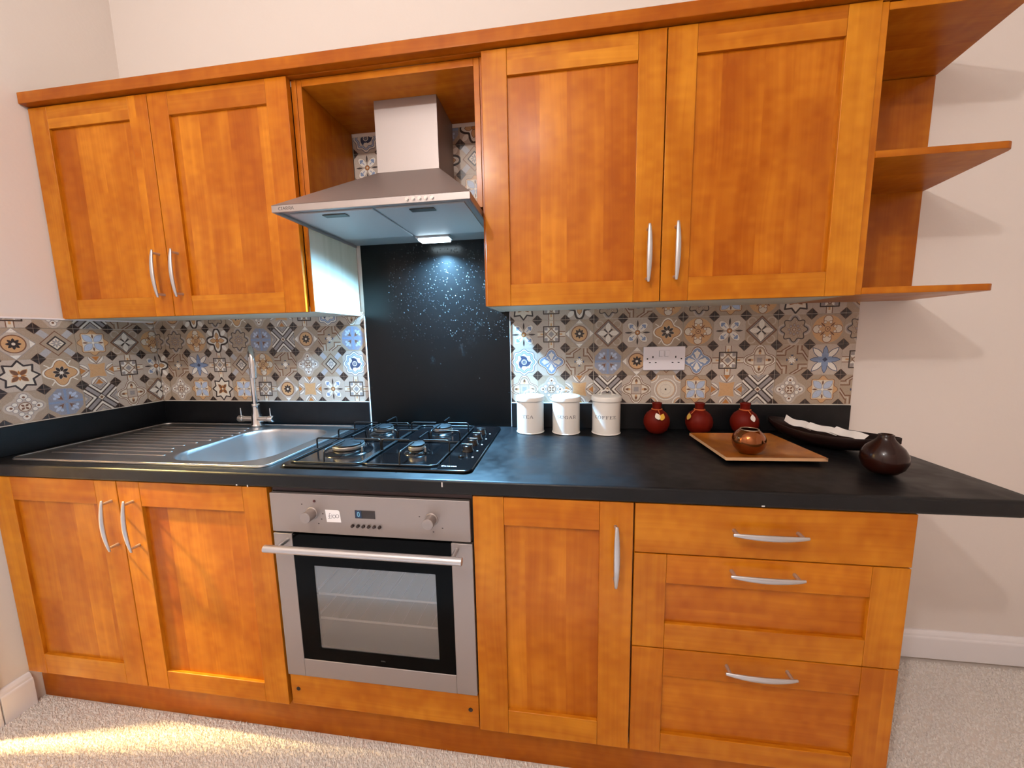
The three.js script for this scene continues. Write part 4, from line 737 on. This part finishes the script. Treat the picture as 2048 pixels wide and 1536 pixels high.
// ---------------------------------------------------------------- things on top of the cabinets
{
  const t = thing('flat_duct_box', 'thin grey box lying on top of the hood housing', 'box', [0, 0, 0]);
  part('case', box(0.245, 0.452, 2.1225, 2.2, 0.13, 0.298, 0.003, 'x'), mk({ color: 0x9c8a76, roughness: 0.6 }), t);
  part('lid_seam', box(0.244, 0.453, 2.183, 2.1845, 0.1295, 0.2985, 0.0005, 'x'), mk({ color: 0x756553, roughness: 0.7 }), t);
  const c = thing('power_cable', 'black cable looping over the grey box end', 'cable', [0, 0, 0]);
  part('cord', tube([[0.425, 2.2035, 0.25], [0.44, 2.208, 0.262], [0.458, 2.208, 0.275], [0.474, 2.196, 0.285], [0.486, 2.165, 0.29], [0.492, 2.126, 0.292], [0.52, 2.1255, 0.26], [0.54, 2.1255, 0.2]], 0.0032, 60, 8), black, c);
}
// ---------------------------------------------------------------- lamps of the room and the hall
function pendant(name, label, at, color, glow) {
  const t = thing(name, label, 'lamp', [at[0], 0, at[2]]);
  part('ceiling_rose', lathe([[0, YC - 0.028], [0.03, YC - 0.028], [0.05, YC - 0.012], [0.052, YC - 0.001], [0, YC - 0.001]], [0, 0, 0], 32), gloss, t);
  part('cord', cyl(0.003, 0.003, YC - 0.028 - at[1] - 0.11, [0, (YC - 0.028 + at[1] + 0.11) / 2, 0], 'y', 8), gloss, t);
  part('bulb_holder', lathe([[0, at[1] + 0.11], [0.012, at[1] + 0.11], [0.02, at[1] + 0.1], [0.021, at[1] + 0.052], [0, at[1] + 0.052]], [0, 0, 0], 24), gloss, t);
  const em = mk({ color: 0xffffff, roughness: 0.5, emissiveIntensity: glow }); em.emissive.setRGB(...color);
  const b = new THREE.SphereGeometry(0.05, 32, 20); b.translate(0, at[1], 0); part('bulb', b, em, t);
}
pendant('pendant_lamp', 'bare round bulb hanging from the kitchen ceiling', LAMP.at, LAMP.color, 8);
pendant('ceiling_bulb', 'bare bulb on a short cord close under the kitchen ceiling', LAMP2.at, LAMP2.color, 8);
pendant('hall_lamp', 'bare warm bulb hanging in the hall', HALL.at, HALL.color, 8);
// ---------------------------------------------------------------- carpet pile in view
{
  const N = 70000, g = new THREE.ConeGeometry(0.0034, 0.007, 4, 1, true); g.translate(0, 0.0033, 0);
  const im = new THREE.InstancedMesh(g, mk({ color: 0xffffff, roughness: 1, side: THREE.DoubleSide }), N); im.name = 'carpet_pile'; im.userData = { kind: 'stuff', label: 'beige short carpet pile', category: 'carpet' };
  im.castShadow = im.receiveShadow = true;
  const m = new THREE.Matrix4(), q = new THREE.Quaternion(), e = new THREE.Euler(), col = new THREE.Color();
  for (let i = 0; i < N; i++) {
    let x, z; if (rnd() < 0.72) { x = XL + 0.006 + rnd() * 2.1; z = 0.552 + rnd() * 0.5; } else { x = 1.64 + rnd() * 1.1; z = 0.022 + rnd() * 0.66; }
    e.set((rnd() - 0.5) * 0.9, rnd() * 6.3, (rnd() - 0.5) * 0.9); q.setFromEuler(e); const s = 0.7 + rnd() * 0.6;
    m.compose(new THREE.Vector3(x, 0, z), q, new THREE.Vector3(s, s, s)); im.setMatrixAt(i, m);
    const k = 0.92 + rnd() * 0.12; col.setRGB(0.86 * k, 0.79 * k, 0.73 * k); im.setColorAt(i, col);
  }
  scene.add(im);
}
renderer.render(scene, camera);
